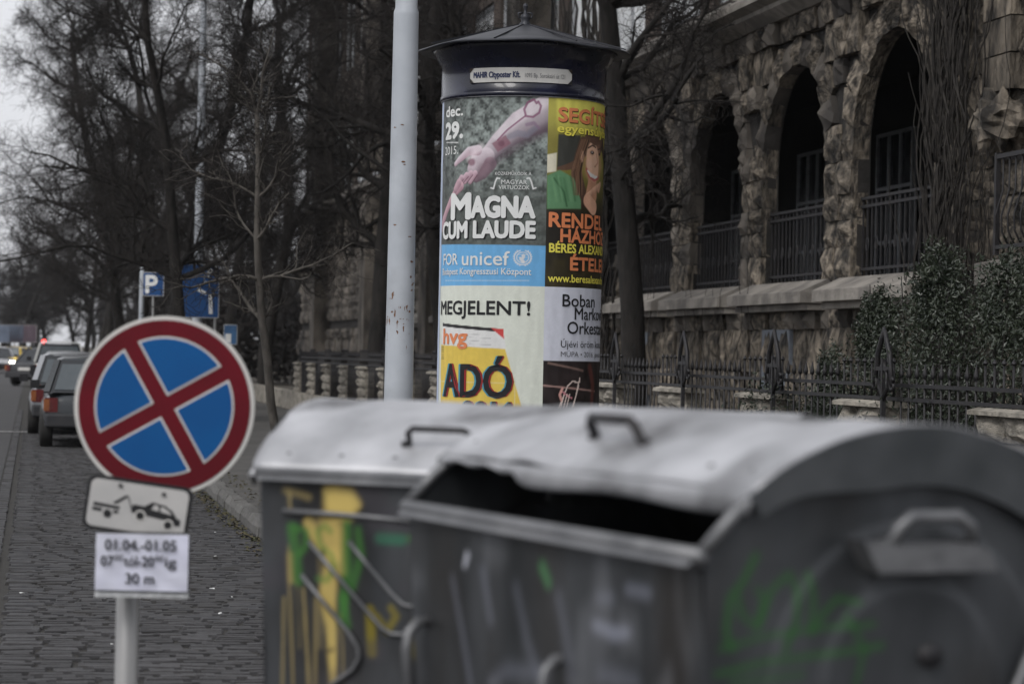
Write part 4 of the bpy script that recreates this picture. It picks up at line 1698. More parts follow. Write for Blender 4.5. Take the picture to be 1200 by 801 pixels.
# ================================================================== LAMP POST (near)
lx, ly = ground(-.79, 17.0)
lamp = empty('lamp_post', (lx, ly, .115), 0, 'thick pale grey steel lamp post with rust patches, just left of the poster column', 'lamp post')
mb = MB()
mb.lathe([(.14, 0), (.14, .06), (.105, .08), (.102, 1.2), (.094, 2.6), (.088, 3.85), (.088, 3.87), (.078, 3.90), (.074, 5.0), (.06, 9.0), (.05, 9.1), (0, 9.1)], n=28)
mb.build('pole', lamp_m, lamp)
mb = MB()
mb.tube([(0, 0, 9.0), (-.1, 0, 9.4), (-.6, 0, 9.65), (-1.6, 0, 9.75)], [.045, .04, .035, .03], 10)
mb.build('arm', lamp_m, lamp)
mb = MB()
mb.lathe([(0, -.35), (.09, -.3), (.13, -.1), (.12, .15), (.05, .35), (0, .38)], c=(-1.8, 0, 9.75), n=14, axis='x')
mb.build('lamp_head', lamp_m, lamp)
# rust and scraped paper patches on the face turned to the camera
ca = math.atan2(-ly, -lx)
for k in range(46):
    pz = random.gauss(1.75, .28)
    if k > 34:
        pz = random.uniform(1.2, 3.4)
    th = ca + random.uniform(-1.3, 1.3)
    r0 = .104 - pz * .0042 + .0025
    mb = MB() if k == 0 else mb
    n = 7
    rr = [random.uniform(.005, .022) for _ in range(n)]
    el = random.choice((.5, 1.6, .3))
    V = []
    for j in range(n):
        a = 2 * PI * j / n
        dt = rr[j] * math.cos(a) / r0
        V.append((r0 * math.cos(th + dt), r0 * math.sin(th + dt), pz - .115 + rr[j] * math.sin(a) * el))
    mb.add(V, [tuple(range(n))])
tag(mb.build('rust_patches', rust, lamp), kind='stuff')
mb = MB()
for k in range(26):
    pz = random.gauss(1.75, .3)
    th = ca + random.uniform(-1.2, 1.2)
    r0 = .104 - pz * .0042 + .0015
    n = 6
    rr = [random.uniform(.01, .035) for _ in range(n)]
    V = [(r0 * math.cos(th + rr[j] * math.cos(2 * PI * j / n) / r0), r0 * math.sin(th + rr[j] * math.cos(2 * PI * j / n) / r0), pz - .115 + rr[j] * math.sin(2 * PI * j / n)) for j in range(n)]
    mb.add(V, [tuple(range(n))])
tag(mb.build('paper_remnants', mat('old_glue', (.5, .5, .48), (.38, .37, .35), 30, .8), lamp), kind='stuff')

# ================================================================== SIGN (no stopping)
sx_, sy_ = ground(-1.16, 8.1)
SD = 8.1
spole_x, spole_y = ground(-1.275, 8.14)
sg = empty('no_stopping_sign', (spole_x, spole_y, 0), 0, 'round blue and red no stopping sign tilted on a grey pole on the parking lane', 'road sign')
mb = MB()
mb.lathe([(.0385, .06), (.0385, 1.46), (0, 1.46)], n=20)
mb.build('pole', steel, sg)
mb = MB()
mb.lathe([(0, 0), (.24, 0), (.24, .05), (.2, .09), (.06, .1), (.045, .14), (.0, .14)], n=24)
mb.build('base', mat('concrete', (.2, .2, .19), (.14, .14, .13), 9, .9, bump=.006), sg)


def face_fn(pxc, pyc, D, rot):
    """local frame facing the camera at a photo position; x right, y up, d towards the camera"""
    o_ = CAM + ray(pxc, pyc) * D
    n = -fw0.copy()
    r_ = rt0 * math.cos(rot) - up0 * math.sin(rot)
    u_ = up0 * math.cos(rot) + rt0 * math.sin(rot)
    org = Vector((spole_x, spole_y, 0))
    return lambda x, y, d=0.0: tuple(o_ + r_ * x + u_ * y + n * d - org)


f1 = face_fn(193.5, 475.5, 8.07, R(16.5) - ROLL)


def disc(mb_, fn, r, d0, d1, n=72, inner=0):
    if inner:
        V = []
        for d in (d0, d1):
            for rr in (inner, r):
                V += [fn(rr * math.cos(2 * PI * j / n), rr * math.sin(2 * PI * j / n), d) for j in range(n)]
        Fc = []
        for j in range(n):
            k = (j + 1) % n
            Fc += [(2 * n + j, 3 * n + j, 3 * n + k, 2 * n + k), (j, k, n + k, n + j), (n + j, n + k, 3 * n + k, 3 * n + j), (j, 2 * n + j, 2 * n + k, k)]
        mb_.add(V, Fc)
    else:
        mb_.prism([(r * math.cos(2 * PI * j / n), r * math.sin(2 * PI * j / n)) for j in range(n)], fn, d0, d1)


mb = MB()
disc(mb, f1, .300, 0, .018)
disk = mb.build('sign_plate', sign_white, sg)
mb = MB()
disc(mb, f1, .287, .0182, .0205)
mb.build('red_face', sign_red, disk)


def quarter(k, r, half, n=18):
    """quarter segment k between the two crossing bars (bars along +-45 deg)"""
    pts = []
    # corner nearest the centre
    base = k * PI / 2
    c0 = half * math.sqrt(2)
    al = math.asin(half / r)
    a0, a1 = -PI / 4 + al, PI / 4 - al
    pts.append((c0 * math.cos(base), c0 * math.sin(base)))
    for i in range(n + 1):
        a = base + a0 + (a1 - a0) * i / n
        pts.append((r * math.cos(a), r * math.sin(a)))
    return pts


for k in range(4):
    mb = MB()
    mb.prism(quarter(k, .232, .0255), f1, .0207, .0222)
    mb.build('white_edging', sign_white, disk)
    mb = MB()
    mb.prism(quarter(k, .2255, .032), f1, .0224, .0238)
    mb.build('blue_quarter', sign_blue, disk)

# tow-away plate
f2 = face_fn(162, 594.5, 8.05, R(8.6) - ROLL)


def rrect(w_, h_, r_, n=5):
    pts = []
    for (cx_, cy_, a0) in ((w_ / 2 - r_, h_ / 2 - r_, 0), (-w_ / 2 + r_, h_ / 2 - r_, PI / 2), (-w_ / 2 + r_, -h_ / 2 + r_, PI), (w_ / 2 - r_, -h_ / 2 + r_, 3 * PI / 2)):
        for i in range(n + 1):
            a = a0 + PI / 2 * i / n
            pts.append((cx_ + r_ * math.cos(a), cy_ + r_ * math.sin(a)))
    return pts


mb = MB()
mb.prism(rrect(.352, .182, .03), f2, 0, .014)
tow = mb.build('tow_away_plate', print_k, sg)
mb = MB()
mb.prism(rrect(.328, .158, .022), f2, .0142, .0158)
mb.build('plate_face', mat('plate_pale', (.50, .49, .48), (.43, .425, .42), 6, .4), tow)
mb = MB()
u = 1 / 351.0      # photo pixels to metres at the sign


def tp(x, y):       # photo px relative to plate centre in the plate's own rotated frame (crop scale 5.007)
    X, Y = (x / 5.007 + 90 - 162), -(y / 5.007 + 545 - 594.5)
    ca_, sa_ = math.cos(R(8.6)), math.sin(R(8.6))
    return ((X * ca_ - Y * sa_) * u, (X * sa_ + Y * ca_) * u)


def tpoly(pts, d0=.016, d1=.0172):
    mb.prism([tp(*p) for p in pts][::-1], f2, d0, d1)


tpoly([(105, 208), (258, 238), (256, 256), (103, 228)])            # lorry bed
tpoly([(98, 236), (155, 247), (150, 266), (96, 256)])
tpoly([(220, 258), (250, 262), (248, 280), (218, 276)])
tpoly([(215, 215), (295, 172), (312, 180), (240, 222)])            # jib
tpoly([(304, 178), (310, 178), (328, 250), (322, 250)])            # hook rope
tpoly([(330, 232), (345, 226), (400, 238), (450, 222), (458, 232), (440, 255), (560, 290), (548, 256), (562, 262), (590, 310), (612, 322), (606, 356), (572, 352), (560, 330), (515, 318), (400, 290), (350, 282), (322, 268)])
tpoly([(400, 238), (450, 214), (460, 217), (420, 244)])            # screen pillar
tpoly([(450, 214), (530, 238), (560, 272), (548, 272), (520, 246), (455, 226)])
tpoly([(484, 228), (494, 230), (496, 275), (486, 272)])


def wheel2(cx_, cy_, r_):
    c0 = tp(cx_, cy_)
    mb.prism([(c0[0] + r_ * math.cos(2 * PI * j / 18), c0[1] + r_ * math.sin(2 * PI * j / 18)) for j in range(18)], f2, .0174, .0186)


wheel2(185, 278, .0135)
wheel2(376, 292, .0135)
wheel2(538, 347, .0135)
mb.build('tow_truck_pictogram', print_k, tow)
for (cx_, cy_, r_) in ((376, 292, .019), (538, 347, .019)):
    mb = MB()
    c0 = tp(cx_, cy_)
    mb.prism([(c0[0] + r_ * math.cos(2 * PI * j / 18), c0[1] + r_ * math.sin(2 * PI * j / 18)) for j in range(18)], f2, .0165, .0173)
    mb.build('wheel_gap', sign_white, tow)
for (a, b) in ((262, 115), (515, 168)):
    mb = MB()
    c0 = tp(a, b)
    mb.prism([(c0[0] + .007 * math.cos(2 * PI * j / 10), c0[1] + .007 * math.sin(2 * PI * j / 10)) for j in range(10)], f2, .0165, .022)
    mb.build('rivet', zinc_dark, tow)

# printed sheet in a plastic sleeve
f3 = face_fn(167, 658, 8.0, R(-.3) + R(1.0) - ROLL * .5)
NU, NV = 16, 10
V = []
for i in range(NU + 1):
    for j in range(NV + 1):
        x_, y_ = (-.5 + i / NU) * .306, (-.5 + j / NV) * .187
        V.append(f3(x_, y_, .012 + .004 * math.sin(i * .9 + j * .5) * math.sin(j * .8) + .003 * random.random()))
sheet_o = np_mesh('paper_notice', V, grid_faces(NU + 1, NV + 1), sleeve_paper, sg, smooth=True)
mb = MB()
mb.prism(rrect(.312, .2, .004), f3, -.002, .0)
mb.build('backing_board', mat('board', (.1, .1, .1), (.07, .07, .07), 5, .7), sg)
for s_, x0, y0, wdt, cap in (('01.04.-01.05', -.122, .040, .235, .034), ('07', -.135, -.012, .042, .032), ('00', -.090, .006, .028, .018), ('tól-20', -.058, -.012, .098, .032), ('00', .044, .006, .028, .018), ('ig', .078, -.012, .036, .032), ('30 m', -.052, -.070, .094, .034)):
    text_on(s_, f3, x0, y0, wdt, cap, print_k, sheet_o, bold=.014, d=.0205)
mb = MB()
mb.prism([(-.155, -.100), (-.155, -.118), (.155, -.116), (.155, -.098)], f3, .0, .003)
mb.build('sleeve_edge', mat('clear_plastic', (.45, .46, .47), (.62, .63, .64), 40, .25, spec=.6), sg)
mb = MB()
for zz in (1.30, 1.12, .90):
    mb.lathe([(.041, zz), (.046, zz), (.046, zz + .03), (.041, zz + .03)], n=18)
mb.build('clamp', zinc_dark, sg)


# ================================================================== CONTAINERS
def bin_container(name, loc, rz, tilt, lid_open, label, painter_front, painter_end, style):
    r0 = empty(name, loc, rz, label, 'waste container', 'galvanised waste containers in the foreground')
    r0.rotation_euler = (R(tilt[0]), R(tilt[1]), rz)
    zs = 1.0
    r0.scale = (1, 1, zs)
    M = Matrix.Translation(Vector(loc)) @ r0.rotation_euler.to_matrix().to_4x4() @ Matrix.Diagonal((1, 1, zs, 1))
    Mi = M.inverted()
    HL, HD, ZR = .66, .43, 1.25
    CZ, RA = .905, .56
    if style == 'closed':
        ZR, CZ, RA = 1.27, .832, .610
    hlb, hdb, zb = .63, .395, .20

    def front(u_, v_):      # u along length -1..1, v height 0..1
        t = v_
        return ((hlb + (HL - hlb) * t) * u_, -(hdb + (HD - hdb) * t), zb + (ZR - zb) * t)
    # front panel, paintable
    nu, nv = 190, 150
    U, Vv = np.meshgrid(np.linspace(-1, 1, nu), np.linspace(0, 1, nv), indexing='ij')
    X = (hlb + (HL - hlb) * Vv) * U
    Y = -(hdb + (HD - hdb) * Vv)
    Z = zb + (ZR - zb) * Vv
    dent = .006 * np.sin(X * 5 + 1) * np.sin(Z * 6) + .003 * np.sin(X * 17 + Z * 9)
    # pressed swelling in the middle of the panel
    Y2 = Y - .010 * np.exp(-((X / .5) ** 4)) + dent
    P = np.stack([X.ravel(), Y2.ravel(), Z.ravel()], 1)
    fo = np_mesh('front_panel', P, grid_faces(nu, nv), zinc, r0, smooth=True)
    cvs = Canvas(np.stack([X.ravel() * 1000, -Z.ravel() * 1000], 1))

    def pxm(px, py):        # photo pixel -> front panel mm
        p0 = M @ Vector((0, -HD, ZR))
        n = (M.to_3x3() @ Vector((0, -1, (HD - hdb) / (ZR - zb)))).normalized()
        q = Mi @ hit(px, py, p0, n)
        return (q.x * 1000, -q.z * 1000)
    painter_front(cvs, pxm)
    set_paint(fo.data, cvs.c, 'paint')
    # back panel
    P2 = P.copy()
    P2[:, 1] *= -1
    sl = P2.reshape(nu, nv, 3)[::10, ::10].reshape(-1, 3)
    bo_ = np_mesh('back_panel', sl, grid_faces(19, 15), zinc, r0, smooth=True)
    set_paint(bo_.data, np.zeros((len(sl), 4)), 'paint')

    # end panels
    def endpanel(sgn, paintfn):
        nu_, nv_ = 120, 150
        tt = np.linspace(-1, 1, nu_)
        V_, = [[]]
        pts = []
        for t in tt:
            ytop = t * HD
            ztop = CZ + math.sqrt(max(RA ** 2 - ytop ** 2, 0)) - .0
            for k in range(nv_):
                v_ = k / (nv_ - 1)
                z_ = zb + (ztop - zb) * v_
                f_ = min(1, (z_ - zb) / (ZR - zb))
                y_ = t * (hdb + (HD - hdb) * f_)
                x_ = hlb + (HL - hlb) * f_
                r1 = math.hypot(y_, (z_ - 1.02))
                x_ += .008 * (smooth_s(.20, .17, r1)) + .006 * smooth_s(.30, .28, r1)
                pts.append((sgn * x_, y_, z_))
        pts = np.array(pts)
        eo = np_mesh('end_panel', pts, grid_faces(nu_, nv_), zinc, r0, smooth=True)
        cv_ = Canvas(np.stack([pts[:, 1] * 1000, -pts[:, 2] * 1000], 1))
        if paintfn:
            def pe(px, py):
                p0 = M @ Vector((HL * sgn, 0, ZR))
                n = (M.to_3x3() @ Vector((sgn, 0, 0))).normalized()
                q = Mi @ hit(px, py, p0, n)
                return (q.y * 1000, -q.z * 1000)
            paintfn(cv_, pe)
        set_paint(eo.data, cv_.c, 'paint')
        return eo
    ea = endpanel(1, painter_end)
    eb = endpanel(-1, None)
    mb_ = MB()
    mb_.box(-hlb, hlb, -hdb, hdb, zb - .01, zb + .01)
    mb_.build('floor_panel', zinc_plain, r0)
    # rim: rolled edge round the opening
    mb_ = MB()
    rp = []
    aR = math.acos(HD / RA)
    for i in range(13):
        a = aR + (PI - 2 * aR) * i / 12
        rp.append((HL + .004, -(RA + .004) * math.cos(a), CZ + (RA + .004) * math.sin(a)))
    mb_.tube(rp, .013, 8)
    mb_.tube([(-x, y, z) for x, y, z in rp], .013, 8)
    mb_.tube([(-HL - .01, -HD - .008, ZR + .004), (HL + .01, -HD - .008, ZR + .004)], .017, 10)
    mb_.tube([(-HL - .01, HD + .008, ZR + .004), (HL + .01, HD + .008, ZR + .004)], .017, 10)
    mb_.add([(-HL, -HD - .034, ZR - .012), (HL, -HD - .034, ZR - .012), (HL, -HD - .004, ZR + .018), (-HL, -HD - .004, ZR + .018)], [(0, 1, 2, 3)])
    for sx in (-1, 1):      # corner posts
        for sy in (1,):
            mb_.tube([(sx * (hlb + .0), sy * hdb, zb), (sx * HL, sy * HD, ZR)], .011, 8)
    mb_.build('rim', zinc_plain, r0)
    # lid
    LR, LX = RA + .018, .688
    nU, nA = 46, 30
    ac = R(45.5) if style == 'closed' else R(43)
    a0, a1 = ac + lid_open, PI - ac + lid_open
    V_ = []
    for i in range(nU):
        x_ = -LX + 2 * LX * i / (nU - 1)
        for j in range(nA):
            a = a0 + (a1 - a0) * j / (nA - 1)
            rr = LR + .0035 * math.sin(x_ * 6 + j * .35) * math.sin(j * .5 + x_ * 3) + .0018 * math.sin(x_ * 19 + j)
            if style == 'open':
                rr += .010 * math.exp(-((x_ + .22) / .07) ** 2) * (1 - j / nA) ** 4 + .008 * math.exp(-((x_ + .45) / .09) ** 2) * (1 - j / nA) ** 4
            V_.append((x_, -rr * math.cos(a), CZ + rr * math.sin(a)))
    mesh_f = grid_faces(nU, nA)[:, ::-1]
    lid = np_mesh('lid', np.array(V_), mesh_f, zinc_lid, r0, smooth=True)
    so = lid.modifiers.new('thickness', 'SOLIDIFY')
    so.thickness = .004
    so.offset = -1
    for sx in (-1, 1):      # end flanges, with real thickness
        mb_ = MB()
        n = 26
        for (xa, xb) in ((sx * LX, sx * (LX - .004)),):
            Vf = []
            for x_ in (xa, xb):
                for r_in in (0, 1):
                    for j in range(n + 1):
                        rr = LR + .002 if r_in == 0 else LR - .045 - .06 * smooth_s(0, .3, min(j, n - j) / n)
                        a = a0 - .02 + (a1 - a0 + .04) * j / n
                        Vf.append((x_, -rr * math.cos(a), CZ + rr * math.sin(a)))
            k = n + 1
            Ff = []
            for j in range(n):
                Ff += [(j, j + 1, k + j + 1, k + j), (2 * k + j, 3 * k + j, 3 * k + j + 1, 2 * k + j + 1), (k + j, k + j + 1, 3 * k + j + 1, 3 * k + j), (j, 2 * k + j, 2 * k + j + 1, j + 1)]
            Ff += [(0, k, 3 * k, 2 * k), (n, 2 * k + n, 3 * k + n, k + n)]
            mb_.add(Vf, Ff)
        mb_.build('lid_flange', mat('galvanised_flange', (.048, .053, .057), (.085, .09, .096), 6, .5, metal=.45), lid)
    mb_ = MB()       # front and back lips of the lid
    for a, s2 in ((a0, -1), (a1, 1)):
        c0 = (-LR * math.cos(a), CZ + LR * math.sin(a))
        tg = (math.sin(a) * s2, math.cos(a) * s2)
        p1 = (c0[0] + .004 * s2, c0[1] - .0)
        dr = .034 if style == 'open' else .014
        p2 = (c0[0] - .012 if s2 < 0 else c0[0] + .012, c0[1] - dr)
        N = 60
        Vl = []
        for i in range(N + 1):
            xs_ = -LX
            x_ = xs_ + (LX - xs_) * i / N
            wv = .005 * math.sin(x_ * 9) if style == 'open' else .001 * math.sin(x_ * 8)
            if style == 'open' and s2 < 0:
                wv += .022 * (1 - smooth_s(-.30, -.24, x_)) + .004 * math.sin(x_ * 40) * (x_ < -.25)
            Vl += [(x_, c0[0], c0[1] + .002), (x_, p2[0], p2[1] + wv), (x_, p2[0] + .012 * (-s2), p2[1] - .006 + wv)]
        mb_.add(Vl, [(i * 3 + j, (i + 1) * 3 + j, (i + 1) * 3 + j + 1, i * 3 + j + 1) for i in range(N) for j in range(2)], smooth=True)
    mb_.build('lid_lip', zinc_lid, lid)
    # handle on lid
    ah = (a0 + R(11))
    hx = -.19 if style == 'closed' else .0
    ht = .0085 if style == 'closed' else .011

    def onlid(x_, h_, a=ah):
        return (x_, -(LR + h_) * math.cos(a), CZ + (LR + h_) * math.sin(a))
    mb_ = MB()
    w2 = .088 if style == 'closed' else .10
    mb_.tube([onlid(hx + q_[0], q_[1]) for q_ in ((-w2 - .02, .004), (-w2, .010), (-w2 + .003, .042), (-w2 + .018, .055), (w2 - .018, .055), (w2 - .003, .042), (w2, .010), (w2 + .02, .004))], ht, 8)
    mb_.build('handle', iron, lid)
    for x_ in (-.45, -.3, .3, .45, .6, -.6):
        for a in (a0 + R(6),):
            mb_ = MB()
            p = Vector(onlid(x_, .001, a))
            mb_.lathe([(0, .006), (.007, .004), (.009, 0)], c=tuple(p), n=8)
            mb_.build('rivet', zinc_plain, lid)

    # ribs on the front
    if style == 'closed':
        def rib(pts, r_=.006):
            V3 = []
            for (px, py) in pts:
                q = pxm(px, py)
                z_ = -q[1] / 1000
                f_ = (z_ - zb) / (ZR - zb)
                V3.append((q[0] / 1000, -(hdb + (HD - hdb) * f_) - .012, z_))
            mb_ = MB()
            mb_.tube(V3, r_, 8)
            mb_.build('pressed_rib', zinc_plain, r0)
        rib([(333, 598), (380, 601), (430, 605), (505, 613)], .0075)
        rib([(409, 634), (432, 664), (458, 696), (470, 708), (480, 711), (492, 702)])
        rib([(362, 634), (392, 672), (425, 712), (445, 736), (456, 743), (500, 745)])
        rib([(352, 673), (378, 706), (405, 740), (416, 758), (418, 770), (410, 785), (388, 800), (370, 815)])
    else:
        for xh in (-.56, .12):
            mb_ = MB()
            mb_.tube([(xh, -HD + .01, ZR - .24), (xh, -HD - .02, ZR - .24), (xh + .01, -HD - .045, ZR - .26), (xh + .01, -HD - .05, ZR - .30), (xh + .01, -HD - .03, ZR - .52), (xh, -HD - .01, ZR - .55), (xh, -HD + .05, ZR - .55)], .012, 8)
            mb_.build('grab_bar', zinc_plain, r0)
    # end fittings
    for sgn in (1, -1):
        mb_ = MB()
        x0_, x1_ = HL * sgn + .006 * sgn, (HL + .065) * sgn
        # trapezoid tray with a dark pocket and a bent tube handle
        prof = [(-.125, 1.262), (.125, 1.262), (.150, 1.205), (.140, 1.195), (-.090, 1.195), (-.105, 1.205)]
        prof = [(-.145, 1.285), (-.110, 1.225), (.145, 1.225), (.13, 1.262), (.09, 1.275), (-.080, 1.275)]
        mb_.prism(prof, lambda a, b, d: (d, a * 1.0, b), x0_, x1_)
        mb_.tube([(x0_, -.08, 1.27), (x1_ - .01 * sgn, -.08, 1.275), (x1_, -.07, 1.305), (x1_, -.045, 1.325), (x1_, .055, 1.325), (x1_, .085, 1.305), (x1_ - .01 * sgn, .095, 1.275), (x0_, .095, 1.27)], .0125, 8)
        mb_.build('side_handle', zinc_plain, r0)
        mb_ = MB()
        mb_.lathe([(.0, .012), (.03, .012), (.032, .0), (.055, .0), (.06, .012), (.075, .012), (.08, -.02)], c=(sgn * (HL - .018), .035, 1.07), n=28, axis='x')
        mb_.lathe([(0, .03), (.022, .03), (.024, 0)], c=(sgn * (HL - .006), .035, 1.07), n=14, axis='x')
        mb_.build('pivot', iron, r0)
        mb_ = MB()
        mb_.tube([(sgn * (HL + .02), .30, 1.16), (sgn * (HL + .016), .20, .95), (sgn * (HL - .01), .14, .75)], .010, 8)
        mb_.build('lid_arm', zinc_plain, r0)
    for sx in (-1, 1):
        for sy in (-1, 1):
            wh = empty('wheel', (sx * .5, sy * .31, .1))
            wh.parent = r0
            mb_ = MB()
            mb_.lathe([(.045, -.02), (.095, -.022), (.1, -.01), (.1, .01), (.095, .022), (.045, .02)], n=20, axis='y')
            mb_.build('tyre', rubber, wh)
            mb_ = MB()
            mb_.lathe([(0, -.024), (.046, -.024), (.046, .024), (0, .024)], n=14, axis='y')
            mb_.bar((0, -.035, 0), (0, -.035, .1), .03, .006)
            mb_.bar((0, .035, 0), (0, .035, .1), .03, .006)
            mb_.build('fork', zinc_dark, wh)
    return r0


def smooth_s(e0, e1, x):
    t = max(0, min(1, (x - e0) / (e1 - e0)))
    return t * t * (3 - 2 * t)


def fa(cv, pm):
    def q(pts):
        return [pm(a, b) for a, b in pts]
    k = 1.0
    yel, yel2, grn = (204, 180, 104), (186, 166, 108), (66, 128, 50)
    # drips
    for (x0, y0, x1, y1, wd) in ((336, 640, 336, 820, 4), (329, 700, 322, 820, 4), (352, 690, 356, 830, 5), (345, 680, 345, 760, 2), (366, 700, 362, 830, 4), (372, 640, 370, 760, 3), (395, 720, 397, 800, 3), (388, 720, 386, 830, 4), (339, 575, 340, 600, 5)):
        cv.stroke(q([(x0, y0), (x1, y1)]), wd, yel2, .55, 3)
    cv.stroke(q([(398, 588), (402, 592)]), 42, yel, 1, 14)
    cv.stroke(q([(400, 585), (385, 575), (412, 576), (420, 590)]), 14, yel, .8, 8)
    cv.stroke(q([(384, 610), (388, 650)]), [30, 22], yel, .8, 10)
    cv.stroke(q([(388, 650), (380, 700), (383, 735), (384, 800)]), [20, 24, 14, 9], yel, .85, 8)
    cv.stroke(q([(362, 612), (372, 640)]), [18, 12], yel, .8, 6)
    cv.stroke(q([(335, 574), (350, 578), (362, 582)]), 9, yel2, .45, 8)
    cv.stroke(q([(338, 650), (338, 680)]), 9, yel, .6, 6)
    cv.stroke(q([(398, 620), (398, 670)]), 14, yel, .6, 8)
    # green letters
    g = dict(alpha=.6, soft=8)
    cv.stroke(q([(341, 618), (344, 650), (346, 680)]), 15, grn, **g)
    cv.stroke(q([(345, 618), (358, 622), (356, 640), (350, 648)]), 9, grn, **g)
    cv.stroke(q([(386, 622), (380, 616), (371, 622), (373, 638), (386, 650), (390, 664), (380, 680), (370, 678)]), 8, grn, **g)
    cv.stroke(q([(407, 612), (405, 640), (404, 672), (400, 700), (396, 730)]), [12, 14, 15, 14, 10], grn, **g)
    cv.stroke(q([(420, 620), (422, 650), (410, 690)]), [9, 12, 9], grn, .6, 10)
    cv.stroke(q([(398, 700), (404, 735)]), [12, 7], grn, .6, 8)
    cv.stroke(q([(446, 630), (470, 632)]), 15, (48, 122, 90), .6, 9)
    cv.stroke(q([(482, 630), (488, 634)]), 10, (70, 150, 50), .6, 8)
    mus = (150, 135, 25)
    cv.stroke(q([(430, 715), (431, 765)]), 14, mus, .65, 6)
    cv.stroke(q([(438, 722), (450, 740), (462, 722), (456, 712)]), 10, mus, .55, 6)
    cv.stroke(q([(484, 730), (484, 770)]), 9, mus, .5, 6)
    cv.stroke(q([(376, 764), (384, 762)]), 6, (60, 55, 40), .7, 4)
    n = vnoise(cv.P, .012, 3)
    cv.over(np.array(lin((70, 66, 72))), smooth(.55, .9, n) * .5)


def fb(cv, pm):
    def q(pts):
        return [pm(a, b) for a, b in pts]
    wh = (190, 195, 215)
    cv.stroke(q([(552, 650), (548, 662)]), [9, 7], (225, 228, 240), .7, 7)
    cv.stroke(q([(530, 680), (536, 740), (542, 810)]), [10, 11, 14], wh, .22, 22)
    cv.stroke(q([(568, 668), (574, 725)]), [9, 10], wh, .2, 20)
    cv.stroke(q([(604, 690), (614, 750), (630, 800)]), [12, 12, 14], wh, .16, 26)
    cv.stroke(q([(655, 700), (662, 740), (668, 800)]), 10, wh, .16, 26)
    cv.stroke(q([(638, 664), (644, 682)]), [14, 12], (80, 146, 88), .6, 12)
    cv.stroke(q([(695, 732), (718, 742), (734, 740)]), [12, 14, 12], wh, .38, 14)
    cv.stroke(q([(700, 700), (716, 700)]), 9, wh, .22, 22)
    cv.stroke(q([(738, 690), (760, 694)]), 12, wh, .22, 14)
    cv.stroke(q([(570, 800), (590, 785), (640, 790)]), [12, 14, 12], wh, .16, 26)
    cv.stroke(q([(700, 790), (740, 800)]), 16, wh, .16, 26)
    n = vnoise(cv.P, .01, 7) * .6 + vnoise(np.stack([cv.P[:, 0] * .03, cv.P[:, 1] * .004], 1), 1, 2) * .4
    cv.over(np.array(lin((150, 152, 158))), smooth(.5, .85, n) * .25)


def fe(cv, pm):
    def q(pts):
        return [pm(a, b) for a, b in pts]
    g = (38, 92, 34)
    k = dict(alpha=.75, soft=7)
    cv.stroke(q([(886, 650), (872, 680), (856, 700), (852, 740), (860, 760)]), 7, g, **k)
    cv.stroke(q([(866, 700), (870, 720), (888, 735), (896, 700), (888, 690)]), 6, g, **k)
    cv.stroke(q([(892, 730), (905, 690), (925, 672), (935, 690), (932, 730), (920, 760)]), 6, g, **k)
    cv.stroke(q([(946, 672), (952, 700), (950, 740), (962, 720), (980, 700), (1004, 705)]), 6, g, **k)
    cv.stroke(q([(846, 760), (900, 745), (960, 735), (1020, 730)]), 6, g, .65, 7)
    cv.stroke(q([(842, 790), (900, 775), (970, 765), (1030, 755)]), 7, g, .65, 7)
    cv.stroke(q([(990, 720), (1010, 760), (1000, 800)]), 6, g, .6, 7)
    cv.stroke(q([(860, 800), (940, 790)]), 7, g, .5, 8)


hdg = -HEAD
ang_a = math.atan2(-.34, .94)
bx, by = ground(.094 + .02, 6.43 + .05)
bin_container('waste_container', (bx, by, 0), ang_a + hdg, (0, 0.35), 0.0, 'galvanised waste container with closed lid and yellow graffiti, the left and farther one', fa, None, 'closed')
ang_b = math.atan2(-.906, .423)
bx, by = ground(.4515, 4.98)
bin_container('waste_container', (bx, by, 0), ang_b + hdg, (0, 0), R(10), 'nearest galvanised waste container with lid pushed half open and green scribble on its end', fb, fe, 'open')


# ================================================================== ROAD SIGNS, FAR LAMP
def at_px(px, D):
    return ground((px - 600) / F * D, D)


# far lamp post behind the blue signs
x_, y_ = at_px(230.5, 52.5)
fl = empty('lamp_post', (x_, y_, .115), 0, 'tall thin grey lamp post rising behind the blue signs among the trees', 'lamp post')
mb = MB()
mb.lathe([(.12, 0), (.11, 1.5), (.095, 4.0), (.075, 8.0), (.06, 10)], n=14)
mb.build('pole', lamp_m, fl)
mb = MB()
mb.tube([(0, 0, 9.9), (-.3, 0, 10.3), (-1.6, 0, 10.5)], .04, 8)
mb.build('arm', lamp_m, fl)


def board(name, label, px, py, D, w_, h_, mface, pole_dx=0.0, border=True, yaw=0, poles=(0,), cat='road sign'):
    cxw, cyw = at_px(px, D)
    z = 1.6 + (414.6 + (px - 600) * .02 - py) * D / F
    r0 = empty(name, (cxw, cyw, .115), hdg + yaw, label, cat)
    mb_ = MB()
    fn = lambda a, b, d=0: (a, -d, z - .115 + b)
    mb_.prism(rrect(w_, h_, .03), fn, 0, .02)
    p_ = mb_.build('sign_panel', sign_white if border else mface, r0)
    if border:
        mb_ = MB()
        mb_.prism(rrect(w_ - .03, h_ - .03, .025), fn, .021, .024)
        mb_.build('sign_face', mface, p_)
    for dx in poles:
        mb_ = MB()
        mb_.lathe([(.03, 0), (.03, z - .115 + h_ * .45)], c=(dx, .035, 0), n=10)
        mb_.build('pole', steel, r0)
    return r0, p_, fn


